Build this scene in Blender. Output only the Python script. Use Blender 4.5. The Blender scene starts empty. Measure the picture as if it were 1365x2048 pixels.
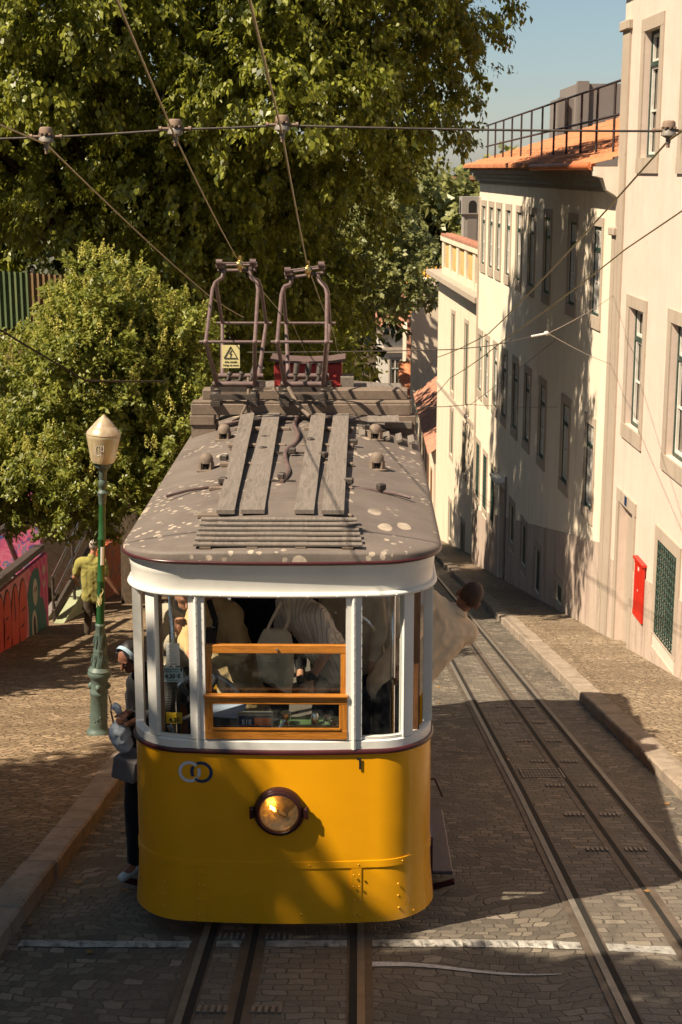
import bpy, bmesh, math, random
import numpy as np
from mathutils import Vector, Matrix, noise as mnoise
PI = math.pi
R = math.radians
random.seed(7)
RNG = np.random.default_rng(7)
scn = bpy.context.scene
COL = scn.collection

# ------------------------------------------------------------------ camera
cam_d = bpy.data.cameras.new('camera')
cam = bpy.data.objects.new('camera', cam_d)
COL.objects.link(cam)
cam.location = (0.539, -9.915, 5.418)
cam.rotation_euler = (R(90 - 12.88), 0.0, R(0.66))
cam_d.sensor_fit = 'VERTICAL'
cam_d.sensor_height = 36.0
cam_d.lens = 3000.0 / 2048.0 * 36.0
cam_d.clip_end = 4000.0
cam_d.dof.use_dof = True
cam_d.dof.focus_distance = 11.6
cam_d.dof.aperture_fstop = 9.0
scn.camera = cam

# ------------------------------------------------------------------ sky and sun
SUN = Vector((-0.857, -0.515, 1.235)).normalized()          # towards the sun
w = bpy.data.worlds.new('World'); scn.world = w; w.use_nodes = True
nt = w.node_tree; nt.nodes.clear()
wo = nt.nodes.new('ShaderNodeOutputWorld'); wb = nt.nodes.new('ShaderNodeBackground')
sk = nt.nodes.new('ShaderNodeTexSky'); sk.sky_type = 'NISHITA'; sk.sun_disc = False
sk.sun_elevation = math.asin(SUN.z); sk.sun_rotation = math.atan2(SUN.x, SUN.y)
sk.air_density = 0.9; sk.dust_density = 0.5; sk.ozone_density = 1.6
wb.inputs['Strength'].default_value = 0.05
hs = nt.nodes.new('ShaderNodeHueSaturation'); hs.inputs['Saturation'].default_value = 0.85; hs.inputs['Hue'].default_value = 0.482; hs.inputs['Value'].default_value = 0.86
nt.links.new(sk.outputs[0], hs.inputs['Color']); nt.links.new(hs.outputs[0], wb.inputs['Color']); nt.links.new(wb.outputs[0], wo.inputs['Surface'])
sd = bpy.data.lights.new('sun', 'SUN'); sun = bpy.data.objects.new('sun', sd); COL.objects.link(sun)
sd.energy = 5.0; sd.angle = R(0.55); sd.color = (1.0, 0.86, 0.66)
sun.rotation_euler = SUN.to_track_quat('Z', 'Y').to_euler()
sun.location = SUN * 60
scn.view_settings.view_transform = 'Standard'; scn.view_settings.look = 'None'
scn.view_settings.exposure = 1.08; scn.view_settings.gamma = 1.0

# ------------------------------------------------------------------ helpers
def tag(o, label=None, cat=None, group=None, kind=None):
    if label: o['label'] = label
    if cat: o['category'] = cat
    if group: o['group'] = group
    if kind: o['kind'] = kind
    return o

def empty(name, loc=(0, 0, 0), label=None, cat=None, group=None):
    o = bpy.data.objects.new(name, None); COL.objects.link(o); o.location = loc
    o.empty_display_size = 0.2
    return tag(o, label, cat, group)

def root_loc(p):
    v = Vector((0, 0, 0))
    while p is not None:
        v += Vector(p.location); p = p.parent
    return v

def link_mesh(name, me, parent=None, loc=None):
    o = bpy.data.objects.new(name, me); COL.objects.link(o)
    if parent is not None: o.parent = parent
    if loc is not None: o.location = loc
    return o

def V3(*a): return Vector(a)

class MB:
    """collects shapes in world coordinates, then links them as one mesh object"""
    def __init__(s): s.v = []; s.f = []
    def add(s, vs, fs):
        b = len(s.v); s.v += [tuple(p) for p in vs]; s.f += [tuple(i + b for i in f) for f in fs]; return s
    def box(s, c, size, rot=None, bev=0.0):
        hx, hy, hz = size[0] / 2, size[1] / 2, size[2] / 2
        b = min(bev, hx * .9, hy * .9, hz * .9)
        M = rot if rot is not None else Matrix.Identity(3)
        c = Vector(c)
        if b <= 0:
            P = [(x, y, z) for x in (-hx, hx) for y in (-hy, hy) for z in (-hz, hz)]
            F = [(0, 1, 3, 2), (4, 6, 7, 5), (0, 4, 5, 1), (2, 3, 7, 6), (0, 2, 6, 4), (1, 5, 7, 3)]
            return s.add([c + M @ Vector(p) for p in P], F)
        P = []; idx = {}
        for sx in (-1, 1):
            for sy in (-1, 1):
                for sz in (-1, 1):
                    for k in range(3):
                        p = [sx * (hx - b), sy * (hy - b), sz * (hz - b)]
                        p[k] = (sx * hx, sy * hy, sz * hz)[k]
                        idx[(sx, sy, sz, k)] = len(P); P.append(p)
        F = []
        for k in range(3):
            a, d = [(1, 2), (0, 2), (0, 1)][k]
            for sg in (-1, 1):
                q = []
                for (i, j) in ((-1, -1), (1, -1), (1, 1), (-1, 1)):
                    t = [0, 0, 0]; t[k] = sg; t[a] = i; t[d] = j; q.append(idx[(t[0], t[1], t[2], k)])
                F.append(tuple(q if (sg > 0) != (k == 1) else q[::-1]))
        for k in range(3):                       # edge bevels along axis k
            a, d = [(1, 2), (0, 2), (0, 1)][k]
            for i in (-1, 1):
                for j in (-1, 1):
                    t0 = [0, 0, 0]; t0[a] = i; t0[d] = j; t1 = list(t0); t0[k] = -1; t1[k] = 1
                    F.append((idx[(*t0, a)], idx[(*t1, a)], idx[(*t1, d)], idx[(*t0, d)]))
        for sx in (-1, 1):
            for sy in (-1, 1):
                for sz in (-1, 1):
                    F.append(tuple(idx[(sx, sy, sz, k)] for k in range(3)))
        return s.add([c + M @ Vector(p) for p in P], F)
    def bar(s, p, q, wx, wz, bev=0.0, up=(0, 0, 1)):
        p, q = Vector(p), Vector(q); d = q - p; L = d.length; y = d / L
        x = y.cross(Vector(up))
        if x.length < 1e-5: x = Vector((1, 0, 0))
        x.normalize(); z = x.cross(y)
        return s.box((p + q) / 2, (wx, L, wz), Matrix((x, y, z)).transposed(), bev)
    def tube(s, pts, r, n=8, cap=True):
        pts = [Vector(p) for p in pts]; m = len(pts)
        rr = r if hasattr(r, '__len__') else [r] * m
        rings = []; prev = None
        for i in range(m):
            t = (pts[min(i + 1, m - 1)] - pts[max(i - 1, 0)]).normalized()
            if prev is None:
                a = t.cross(Vector((0, 0, 1)))
                if a.length < 1e-3: a = t.cross(Vector((1, 0, 0)))
            else:
                a = prev - t * prev.dot(t)
            a.normalize(); prev = a; b = t.cross(a)
            rings.append([pts[i] + (a * math.cos(k * 2 * PI / n) + b * math.sin(k * 2 * PI / n)) * rr[i] for k in range(n)])
        return s.loft(rings, cap, True)
    def loft(s, rings, cap=True, closed=True):
        n = len(rings[0]); vs = [p for r in rings for p in r]; fs = []
        for i in range(len(rings) - 1):
            for k in range(n if closed else n - 1):
                a = i * n + k; b = i * n + (k + 1) % n
                fs.append((a, b, b + n, a + n))
        if cap and closed:
            fs.append(tuple(range(n))[::-1]); fs.append(tuple((len(rings) - 1) * n + k for k in range(n)))
        return s.add(vs, fs)
    def lathe(s, prof, c=(0, 0, 0), n=16, axis=None, flute=0, fl=0.0, cap=True):
        c = Vector(c); q = Vector((0, 0, 1)).rotation_difference(Vector(axis).normalized()) if axis else None
        rings = []
        for (r, z) in prof:
            ring = []
            for k in range(n):
                a = k * 2 * PI / n; rr = r * (1 + fl * math.cos(flute * a)) if flute else r
                p = Vector((rr * math.cos(a), rr * math.sin(a), z)); ring.append(c + (q @ p if q else p))
            rings.append(ring)
        return s.loft(rings, cap)
    def ell(s, c, rad, rot=None, n=12, m=8):
        c = Vector(c); rings = []
        for i in range(1, m):
            t = PI * i / m; ring = []
            for k in range(n):
                a = k * 2 * PI / n
                p = Vector((rad[0] * math.sin(t) * math.cos(a), rad[1] * math.sin(t) * math.sin(a), -rad[2] * math.cos(t)))
                ring.append(c + (rot @ p if rot is not None else p))
            rings.append(ring)
        b = len(s.v); s.loft(rings, cap=False)
        z = Vector((0, 0, rad[2])); z = rot @ z if rot is not None else z
        s.v += [tuple(c - z), tuple(c + z)]; i0 = b + n * (m - 1)
        for k in range(n):
            s.f.append((i0, b + (k + 1) % n, b + k)); l = b + n * (m - 2)
            s.f.append((i0 + 1, l + k, l + (k + 1) % n))
        return s
    def cap(s, p, q, r1, r2, n=12):
        p, q = Vector(p), Vector(q); d = q - p; L = max(d.length, 1e-4); y = d / L
        a = y.cross(Vector((0, 0, 1)))
        if a.length < 1e-3: a = y.cross(Vector((1, 0, 0)))
        a.normalize(); b = y.cross(a); rings = []
        prof = [(-r1 * math.cos(t), r1 * math.sin(t)) for t in (0.15, .5, 1.0, 1.5707)] + [(L + r2 * math.sin(t), r2 * math.cos(t)) for t in (0, .55, 1.05, 1.42)]
        for (h, r) in prof:
            rings.append([p + y * h + (a * math.cos(k * 2 * PI / n) + b * math.sin(k * 2 * PI / n)) * r for k in range(n)])
        return s.loft(rings)
    def prism(s, poly, o, ax, ay, depth):
        """flat polygon (2D list) on plane o + ax*u + ay*v, thickened along ax x ay by depth"""
        o, ax, ay = Vector(o), Vector(ax), Vector(ay); nz = ax.cross(ay).normalized() * depth
        a = [o + ax * u + ay * v for u, v in poly]; b = [p + nz for p in a]; n = len(a)
        fs = [tuple(range(n))[::-1], tuple(range(n, 2 * n))] + [(k, (k + 1) % n, n + (k + 1) % n, n + k) for k in range(n)]
        return s.add(a + b, fs)
    def islands(s):
        """split into one MB per connected piece"""
        par = list(range(len(s.v)))
        def fd(i):
            while par[i] != i: par[i] = par[par[i]]; i = par[i]
            return i
        for f in s.f:
            a = fd(f[0])
            for i in f[1:]: par[fd(i)] = a
        out = {}
        for f in s.f: out.setdefault(fd(f[0]), []).append(f)
        res = []
        for fs in out.values():
            ids = sorted({i for f in fs for i in f}); mp = {i: k for k, i in enumerate(ids)}; m = MB(); m.v = [s.v[i] for i in ids]; m.f = [tuple(mp[i] for i in f) for f in fs]; res.append(m)
        return res
    def each(s, name, mat, parent, smooth=0):
        return [m.build(name, mat, parent, smooth) for m in s.islands()]
    def build(s, name, mat, parent=None, smooth=0, origin=None):
        """smooth: 0 flat, else angle in degrees under which edges are smoothed"""
        me = bpy.data.meshes.new(name)
        off = root_loc(parent) if parent is not None else Vector(origin or (0, 0, 0))
        va = np.array(s.v, dtype=np.float64) - np.array(off)
        me.from_pydata(va.tolist(), [], s.f); me.update()
        bm = bmesh.new(); bm.from_mesh(me); bmesh.ops.recalc_face_normals(bm, faces=bm.faces); bm.to_mesh(me); bm.free()
        if mat is not None: me.materials.append(mat)
        if smooth:
            me.polygons.foreach_set('use_smooth', [True] * len(me.polygons))
            if smooth < 179: me.set_sharp_from_angle(angle=R(smooth))
        o = link_mesh(name, me, parent)
        if parent is None: o.location = off
        return o

def blob(name, mb, mat, parent, voxel=0.01, it=6, wrinkle=0.0, wscale=(6, 6, 3)):
    """union of closed shapes as ONE continuous surface (voxel remesh), smoothed"""
    me = bpy.data.meshes.new('tmp'); me.from_pydata(mb.v, [], mb.f); me.update()
    bm = bmesh.new(); bm.from_mesh(me); bmesh.ops.recalc_face_normals(bm, faces=bm.faces); bm.to_mesh(me); bm.free()
    t = bpy.data.objects.new('tmp', me); COL.objects.link(t)
    m = t.modifiers.new('r', 'REMESH'); m.mode = 'VOXEL'; m.voxel_size = voxel
    m2 = t.modifiers.new('s', 'SMOOTH'); m2.iterations = it; m2.factor = 0.5
    dg = bpy.context.evaluated_depsgraph_get()
    out = bpy.data.meshes.new_from_object(t.evaluated_get(dg))
    bpy.data.objects.remove(t); bpy.data.meshes.remove(me)
    n = len(out.vertices); co = np.empty(n * 3); out.vertices.foreach_get('co', co); co = co.reshape(-1, 3)
    if wrinkle:
        no = np.empty(n * 3); out.vertices.foreach_get('normal', no); no = no.reshape(-1, 3)
        d = np.array([mnoise.noise(Vector((p[0] * wscale[0], p[1] * wscale[1], p[2] * wscale[2]))) +
                      .6 * mnoise.noise(Vector((p[0] * wscale[0] * 2.3 + 9, p[1] * wscale[1] * 2.3, p[2] * wscale[2] * 1.7))) for p in co])
        rg = np.array([1 - 2.6 * abs(mnoise.noise(Vector((p[0] * 8 + p[2] * 5 + 3, p[1] * 6, p[2] * 7 - p[0] * 6)))) for p in co])   # folds
        co = co + no * ((d * .6 + np.clip(rg, -.4, 1) * .75) * wrinkle)[:, None]
    off = root_loc(parent) if parent is not None else Vector()
    co = co - np.array(off)
    out.vertices.foreach_set('co', co.ravel()); out.name = name
    out.polygons.foreach_set('use_smooth', [True] * len(out.polygons))
    out.materials.clear(); out.materials.append(mat)
    return link_mesh(name, out, parent)

def text_mesh(txt, size, bold=0.0, depth=0.002):
    cu = bpy.data.curves.new('t', 'FONT'); cu.body = txt; cu.size = size; cu.extrude = depth; cu.offset = bold
    cu.align_x = 'CENTER'; cu.align_y = 'CENTER'
    t = bpy.data.objects.new('t', cu); COL.objects.link(t)
    me = bpy.data.meshes.new_from_object(t.evaluated_get(bpy.context.evaluated_depsgraph_get()))
    bpy.data.objects.remove(t); bpy.data.curves.remove(cu)
    return me

def put_text(name, txt, size, mat, parent, pos, ax, ay, bold=0.0, depth=0.0015, sx=1.0):
    me = text_mesh(txt, size, bold, depth); ax = Vector(ax).normalized(); ay = Vector(ay).normalized(); az = ax.cross(ay)
    M = Matrix((ax * sx, ay, az)).transposed().to_4x4(); M.translation = Vector(pos) - root_loc(parent)
    me.transform(M); me.materials.clear(); me.materials.append(mat); me.name = name
    return link_mesh(name, me, parent)

def fast_mesh(name, verts, nper, mat, parent=None):
    """many separate n-gons given as an array of shape (N, nper, 3)"""
    verts = np.asarray(verts, dtype=np.float32); N = verts.shape[0]
    if parent is not None: verts = verts - np.array(root_loc(parent), dtype=np.float32)
    me = bpy.data.meshes.new(name)
    me.vertices.add(N * nper); me.vertices.foreach_set('co', verts.reshape(-1))
    me.loops.add(N * nper); me.loops.foreach_set('vertex_index', np.arange(N * nper, dtype=np.int32))
    me.polygons.add(N); me.polygons.foreach_set('loop_start', np.arange(0, N * nper, nper, dtype=np.int32))
    me.update(calc_edges=True); me.validate()
    me.materials.append(mat)
    return link_mesh(name, me, parent)
# ------------------------------------------------------------------ materials
class NB:
    def __init__(s, name):
        s.m = bpy.data.materials.new(name); s.m.use_nodes = True; s.t = s.m.node_tree; s.t.nodes.clear()
        s.out = s.n('ShaderNodeOutputMaterial'); s.p = s.n('ShaderNodeBsdfPrincipled'); s.l(s.p.outputs[0], s.out.inputs[0])
        s._tc = None
    def n(s, k, **kw):
        x = s.t.nodes.new(k)
        for a, b in kw.items(): setattr(x, a, b)
        return x
    def l(s, a, b): s.t.links.new(a, b)
    def co(s, scale=(1, 1, 1), rot=(0, 0, 0), loc=(0, 0, 0)):
        if s._tc is None: s._tc = s.n('ShaderNodeTexCoord')
        mp = s.n('ShaderNodeMapping'); mp.inputs['Scale'].default_value = scale; mp.inputs['Rotation'].default_value = rot; mp.inputs['Location'].default_value = loc
        s.l(s._tc.outputs['Object'], mp.inputs[0]); return mp.outputs[0]
    def noise(s, co, scale, det=4, rough=.55, dist=0.0):
        x = s.n('ShaderNodeTexNoise'); x.inputs['Scale'].default_value = scale; x.inputs['Detail'].default_value = det
        x.inputs['Roughness'].default_value = rough; x.inputs['Distortion'].default_value = dist; s.l(co, x.inputs['Vector']); return x.outputs['Fac']
    def ramp(s, f, stops):
        x = s.n('ShaderNodeValToRGB'); e = x.color_ramp.elements
        while len(e) < len(stops): e.new(0.5)
        for q, (p, c) in zip(e, stops):
            q.position = p; q.color = (*c, 1) if len(c) == 3 else c
        s.l(f, x.inputs[0]); return x.outputs[0]
    def rampv(s, f, a, b): return s.ramp(f, [(a, (0, 0, 0)), (b, (1, 1, 1))])
    def mix(s, f, a, b, mode='MIX'):
        x = s.n('ShaderNodeMix', data_type='RGBA', blend_type=mode)
        for sock, v in ((x.inputs[0], f), (x.inputs[6], a), (x.inputs[7], b)):
            if hasattr(v, 'default_value') or hasattr(v, 'is_output'): s.l(v, sock)
            elif isinstance(v, (int, float)): sock.default_value = v
            else: sock.default_value = (*v, 1)
        return x.outputs[2]
    def math(s, op, a, b=0.0):
        x = s.n('ShaderNodeMath', operation=op)
        for sock, v in ((x.inputs[0], a), (x.inputs[1], b)):
            if isinstance(v, (int, float)): sock.default_value = v
            else: s.l(v, sock)
        return x.outputs[0]
    def bump(s, h, dist=0.01, strength=1.0):
        x = s.n('ShaderNodeBump'); x.inputs['Distance'].default_value = dist; x.inputs['Strength'].default_value = strength
        s.l(h, x.inputs['Height']); s.l(x.outputs[0], s.p.inputs['Normal'])
    def col(s, c):
        if isinstance(c, tuple): s.p.inputs['Base Color'].default_value = (*c, 1)
        else: s.l(c, s.p.inputs['Base Color'])
    def set(s, rough=None, metal=None, spec=None, coat=None):
        if rough is not None:
            if isinstance(rough, (int, float)): s.p.inputs['Roughness'].default_value = rough
            else: s.l(rough, s.p.inputs['Roughness'])
        if metal is not None: s.p.inputs['Metallic'].default_value = metal
        if spec is not None: s.p.inputs['Specular IOR Level'].default_value = spec
        if coat is not None: s.p.inputs['Coat Weight'].default_value = coat
        return s.m

def plain(name, c, rough=.6, metal=0.0, var=.25, scale=6.0, bump=.0015, bscale=40, spec=.4, dirt=None, coat=None):
    b = NB(name); co = b.co()
    f = b.noise(co, scale, 5, .6)
    lo = tuple(x * (1 - var) for x in c); hi = tuple(min(1, x * (1 + var * .6)) for x in c)
    cc = b.ramp(f, [(.3, lo), (.7, hi)])
    if dirt:
        g = b.noise(co, scale * 2.7, 6, .7, .3); cc = b.mix(b.rampv(g, dirt[1], dirt[1] + .12), cc, dirt[0])
    b.col(cc)
    if bump: b.bump(b.noise(co, bscale, 4, .6), bump)
    return b.set(rough, metal, spec, coat)

def cloth(name, c, var=.2, rough=.9):
    b = NB(name); co = b.co(); f = b.noise(co, 5, 4); b.col(b.ramp(f, [(.3, tuple(x * (1 - var) for x in c)), (.7, c)]))
    b.bump(b.noise(co, 260, 2), .0008); b.p.inputs['Sheen Weight'].default_value = .12
    return b.set(rough, spec=.15)

def mat_cobble(name, lo, hi, mortar, bw, bh, rotz=0.0, wear=.35, jit=.035, sandy=None, warp=0.0):
    """setts laid in courses"""
    b = NB(name); co = b.co(rot=(0, 0, rotz))
    nz = b.n('ShaderNodeTexNoise'); nz.inputs['Scale'].default_value = 4.5; nz.inputs['Detail'].default_value = 3; b.l(co, nz.inputs['Vector'])
    vm = b.n('ShaderNodeVectorMath', operation='SUBTRACT'); b.l(nz.outputs['Color'], vm.inputs[0]); vm.inputs[1].default_value = (.5, .5, .5)
    vs = b.n('ShaderNodeVectorMath', operation='SCALE'); b.l(vm.outputs[0], vs.inputs[0]); vs.inputs['Scale'].default_value = jit * 3.2
    va = b.n('ShaderNodeVectorMath', operation='ADD'); b.l(co, va.inputs[0]); b.l(vs.outputs[0], va.inputs[1])
    vec = va.outputs[0]
    if warp:                                     # courses bend gently, as laid by hand
        n2 = b.n('ShaderNodeTexNoise'); n2.inputs['Scale'].default_value = .75; n2.inputs['Detail'].default_value = 1; b.l(co, n2.inputs['Vector'])
        w1 = b.n('ShaderNodeVectorMath', operation='SUBTRACT'); b.l(n2.outputs['Color'], w1.inputs[0]); w1.inputs[1].default_value = (.5, .5, .5)
        w2 = b.n('ShaderNodeVectorMath', operation='SCALE'); b.l(w1.outputs[0], w2.inputs[0]); w2.inputs['Scale'].default_value = warp * 3
        w3 = b.n('ShaderNodeVectorMath', operation='ADD'); b.l(vec, w3.inputs[0]); b.l(w2.outputs[0], w3.inputs[1]); vec = w3.outputs[0]
    br = b.n('ShaderNodeTexBrick'); b.l(vec, br.inputs['Vector'])
    br.inputs['Scale'].default_value = 1.0; br.inputs['Brick Width'].default_value = bw; br.inputs['Row Height'].default_value = bh
    br.inputs['Mortar Size'].default_value = .010; br.inputs['Mortar Smooth'].default_value = 1.0; br.inputs['Bias'].default_value = -.1
    br.inputs['Color1'].default_value = (0, 0, 0, 1); br.inputs['Color2'].default_value = (1, 1, 1, 1); br.inputs['Mortar'].default_value = (.4, .4, .4, 1)
    per = b.ramp(br.outputs['Color'], [(0, lo), (.45, tuple((p + q) / 2 * .85 for p, q in zip(lo, hi))), (.84, hi), (1, tuple(min(1, x * 1.7) for x in hi))])
    big = b.noise(co, .55, 5, .6); per = b.mix(b.rampv(big, .42, .68), per, b.mix(.5, per, sandy or hi))
    fine = b.noise(co, 30, 4, .7); per = b.mix(b.math('MULTIPLY', fine, wear), per, tuple(x * .45 for x in lo))
    b.col(b.mix(b.math('MULTIPLY', br.outputs['Fac'], b.math('ADD', .35, b.math('MULTIPLY', b.noise(co, 2.4, 3, .6), .7))), per, mortar))
    h = b.math('ADD', b.math('MULTIPLY', b.math('SUBTRACT', 1.0, br.outputs['Fac']), .55), b.math('MULTIPLY', fine, .5))
    h = b.math('ADD', h, b.math('MULTIPLY', br.outputs['Color'], .7)); h = b.math('ADD', h, b.math('MULTIPLY', b.noise(co, 3.0, 3), 1.6))
    b.bump(h, .014, 1.0)
    return b.set(b.math('ADD', .5, b.math('MULTIPLY', fine, .35)), spec=.42)

def mat_setts(name, lo, hi, mortar, scale, stretch=(1, 1, 1), rotz=0.0):
    """irregular small setts (voronoi cells)"""
    b = NB(name); co = b.co(scale=stretch, rot=(0, 0, rotz))
    v1 = b.n('ShaderNodeTexVoronoi', feature='DISTANCE_TO_EDGE'); v2 = b.n('ShaderNodeTexVoronoi', feature='F1')
    for v in (v1, v2):
        v.inputs['Scale'].default_value = scale; v.inputs['Randomness'].default_value = .62; b.l(co, v.inputs['Vector'])
    sp = b.n('ShaderNodeSeparateColor'); b.l(v2.outputs['Color'], sp.inputs[0])
    per = b.ramp(sp.outputs[0], [(0, lo), (.6, tuple((p + q) / 2 for p, q in zip(lo, hi))), (.9, hi), (1, tuple(min(1, x * 1.3) for x in hi))])
    big = b.noise(co, .3, 5, .6); per = b.mix(b.rampv(big, .4, .7), per, tuple(x * .7 for x in lo))
    fine = b.noise(co, 26, 4, .7); per = b.mix(b.math('MULTIPLY', fine, .3), per, tuple(x * .5 for x in lo))
    e = b.rampv(v1.outputs['Distance'], .01, .12)
    b.col(b.mix(b.math('ADD', .30, b.math('MULTIPLY', e, .70)), mortar, per))
    h = b.math('ADD', e, b.math('MULTIPLY', fine, .35)); h = b.math('ADD', h, b.math('MULTIPLY', sp.outputs[1], .5)); h = b.math('ADD', h, b.math('MULTIPLY', b.noise(co, 1.6, 3), 1.0))
    b.bump(h, .013, 1.0)
    return b.set(.72, spec=.35)

def mat_plaster(name, c, stain, amount=.5, streak=True):
    b = NB(name); co = b.co(); f = b.noise(co, 1.1, 6, .6)
    cc = b.ramp(f, [(.3, tuple(x * .9 for x in c)), (.7, c)])
    st = b.noise(b.co(scale=(2.2, 2.2, .22)), 1.6, 6, .65)
    cc = b.mix(b.math('MULTIPLY', b.rampv(st, .50, .74), amount), cc, stain)
    sp = b.noise(co, 7, 6, .75); cc = b.mix(b.math('MULTIPLY', b.rampv(sp, .57, .70), amount * .6), cc, tuple(x * .75 for x in stain))
    b.col(cc); h = b.math('ADD', b.noise(co, 45, 4, .7), b.math('MULTIPLY', b.noise(co, 2.5, 3), 2.5)); b.bump(h, .004)
    return b.set(.88, spec=.2)

def mat_wood(name, c1, c2, axis=0, rough=.4, coat=.3, sc=1.0):
    b = NB(name); s = [9 * sc, 9 * sc, 9 * sc]; s[axis] = .7 * sc
    f = b.noise(b.co(scale=tuple(s)), 6, 6, .65, 1.2); g = b.noise(b.co(scale=tuple(s)), 30, 3, .6)
    cc = b.ramp(f, [(.32, c1), (.5, c2), (.68, tuple(x * 1.25 for x in c2))]); cc = b.mix(b.rampv(g, .6, .75), cc, tuple(x * .5 for x in c1))
    b.col(cc); b.bump(g, .001); return b.set(rough, coat=coat)

def mat_leaf(name, dark, light, transl=.35, rough=.42, spec=.4):
    b = NB(name); geo = b.n('ShaderNodeNewGeometry'); co = b.co()
    f = b.noise(co, .9, 3); fac = b.math('ADD', b.math('MULTIPLY', geo.outputs['Random Per Island'], .55), b.math('MULTIPLY', f, .5))
    cc = b.ramp(fac, [(.2, dark), (.55, tuple((p + q) / 2 for p, q in zip(dark, light))), (.85, light)])
    b.col(cc); b.set(rough, spec=spec)
    tr = b.n('ShaderNodeBsdfTranslucent'); b.l(b.mix(.55, cc, tuple(min(1, x * 2.0) for x in light)), tr.inputs[0])
    mx = b.n('ShaderNodeMixShader'); mx.inputs[0].default_value = transl
    b.l(b.p.outputs[0], mx.inputs[1]); b.l(tr.outputs[0], mx.inputs[2]); b.l(mx.outputs[0], b.out.inputs[0])
    return b.m

def schlick(b, f0=.045):
    lw = b.n('ShaderNodeLayerWeight'); lw.inputs[0].default_value = .5
    return b.math('ADD', f0, b.math('MULTIPLY', b.math('POWER', lw.outputs['Facing'], 5.0), 1 - f0))

def mat_glass(name, tint=(.92, .95, .93), rough=.02, dirty=.06):
    b = NB(name); tp = b.n('ShaderNodeBsdfTransparent'); tp.inputs[0].default_value = (*tint, 1)
    gl = b.n('ShaderNodeBsdfGlossy'); gl.inputs['Roughness'].default_value = rough
    fr = schlick(b)
    df = b.n('ShaderNodeBsdfDiffuse'); df.inputs[0].default_value = (.5, .5, .47, 1)
    m1 = b.n('ShaderNodeMixShader'); b.l(fr, m1.inputs[0]); b.l(tp.outputs[0], m1.inputs[1]); b.l(gl.outputs[0], m1.inputs[2])
    m2 = b.n('ShaderNodeMixShader'); b.l(b.math('MULTIPLY', b.rampv(b.noise(b.co(), 6, 5, .7), .45, .8), dirty), m2.inputs[0]); b.l(m1.outputs[0], m2.inputs[1]); b.l(df.outputs[0], m2.inputs[2])
    b.l(m2.outputs[0], b.out.inputs[0]); return b.m

def mat_tile(name, c1, c2, axis_along):
    """clay roof tiles: ribs running along one axis, courses across"""
    b = NB(name); co = b.co(); f = b.noise(co, 2.2, 5, .65); g = b.noise(co, 14, 4, .7)
    cc = b.ramp(f, [(.25, c1), (.5, c2), (.75, tuple(min(1, x * 1.2) for x in c2))]); cc = b.mix(b.math('MULTIPLY', b.rampv(g, .55, .75), .5), cc, tuple(x * .45 for x in c1))
    b.col(cc); b.bump(g, .006); return b.set(.85, spec=.2)

M = {}
M['yellow'] = plain('yellow_paint', (.76, .335, .004), .27, 0, .06, 3, .0012, 6, .5, dirt=((.58, .25, .008), .68), coat=.35)
M['yellow_in'] = plain('yellow_inside', (.62, .30, .012), .4, 0, .1, 3)
M['white'] = plain('white_paint', (.68, .655, .60), .32, 0, .07, 4, .0012, 18, .5, dirt=((.42, .37, .30), .66))
M['white_in'] = plain('white_inside', (.62, .59, .52), .45, 0, .08, 4)
M['maroon'] = plain('maroon_paint', (.055, .010, .012), .3, 0, .2, 8, .0006, 30, .5)
M['maroon_dull'] = plain('maroon_metal', (.125, .080, .073), .5, 0, .3, 14, .001, 60, .45, dirt=((.22, .16, .13), .60))
M['redbox'] = plain('red_paint', (.22, .022, .022), .42, 0, .15, 6, .001, 40)
M['steel'] = plain('worn_steel', (.42, .39, .35), .32, 1.0, .25, 14, .001, 60)
M['brass'] = plain('brass', (.62, .45, .18), .28, 1.0, .2, 12)
M['chrome'] = plain('polished_metal', (.7, .68, .64), .16, 1.0, .1, 6)
M['black'] = plain('black_paint', (.018, .018, .02), .35, 0, .2, 8)
M['blackmatte'] = plain('black_matte', (.012, .011, .012), .75, 0, .2, 8)
M['rubber'] = plain('dark_cable', (.035, .032, .03), .6, 0, .25, 20)
M['darkmetal'] = plain('dark_iron', (.075, .06, .05), .55, .3, .3, 18, .0015, 60, dirt=((.20, .15, .11), .62))
M['plank'] = mat_wood('weathered_plank', (.10, .080, .066), (.155, .127, .105), 1, .8, 0, .8)
M['beam'] = plain('beam_paint', (.175, .13, .098), .7, 0, .22, 7, .003, 50, .3, dirt=((.10, .07, .05), .58))
M['varnish'] = mat_wood('varnished_wood', (.23, .075, .010), (.40, .15, .02), 0, .28, .5)
M['varnish_v'] = mat_wood('varnished_wood_upright', (.23, .075, .010), (.40, .15, .02), 2, .28, .5)
M['wood_dark'] = mat_wood('dark_wood', (.10, .04, .016), (.17, .075, .03), 2, .4, .2)
M['glass'] = mat_glass('window_glass')
M['paper'] = plain('paper', (.72, .70, .66), .8, 0, .05)
M['navy'] = plain('navy_print', (.012, .03, .085), .4, 0, .05)
M['silver_print'] = plain('silver_print', (.55, .55, .58), .4, 0, .05)
M['orange'] = plain('orange_print', (.66, .14, .015), .45, 0, .05)
M['sign_blue'] = plain('pale_blue_sign', (.36, .49, .52), .5, 0, .05)
M['sign_yellow'] = plain('warning_yellow', (.62, .54, .26), .5, 0, .1)
M['ink'] = plain('black_ink', (.012, .012, .014), .5, 0, .05)
M['green_paint'] = plain('console_green', (.10, .16, .07), .4, 0, .3, 9, dirt=((.25, .2, .1), .58))
M['floor_in'] = plain('tram_floor', (.10, .085, .07), .7)
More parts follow.
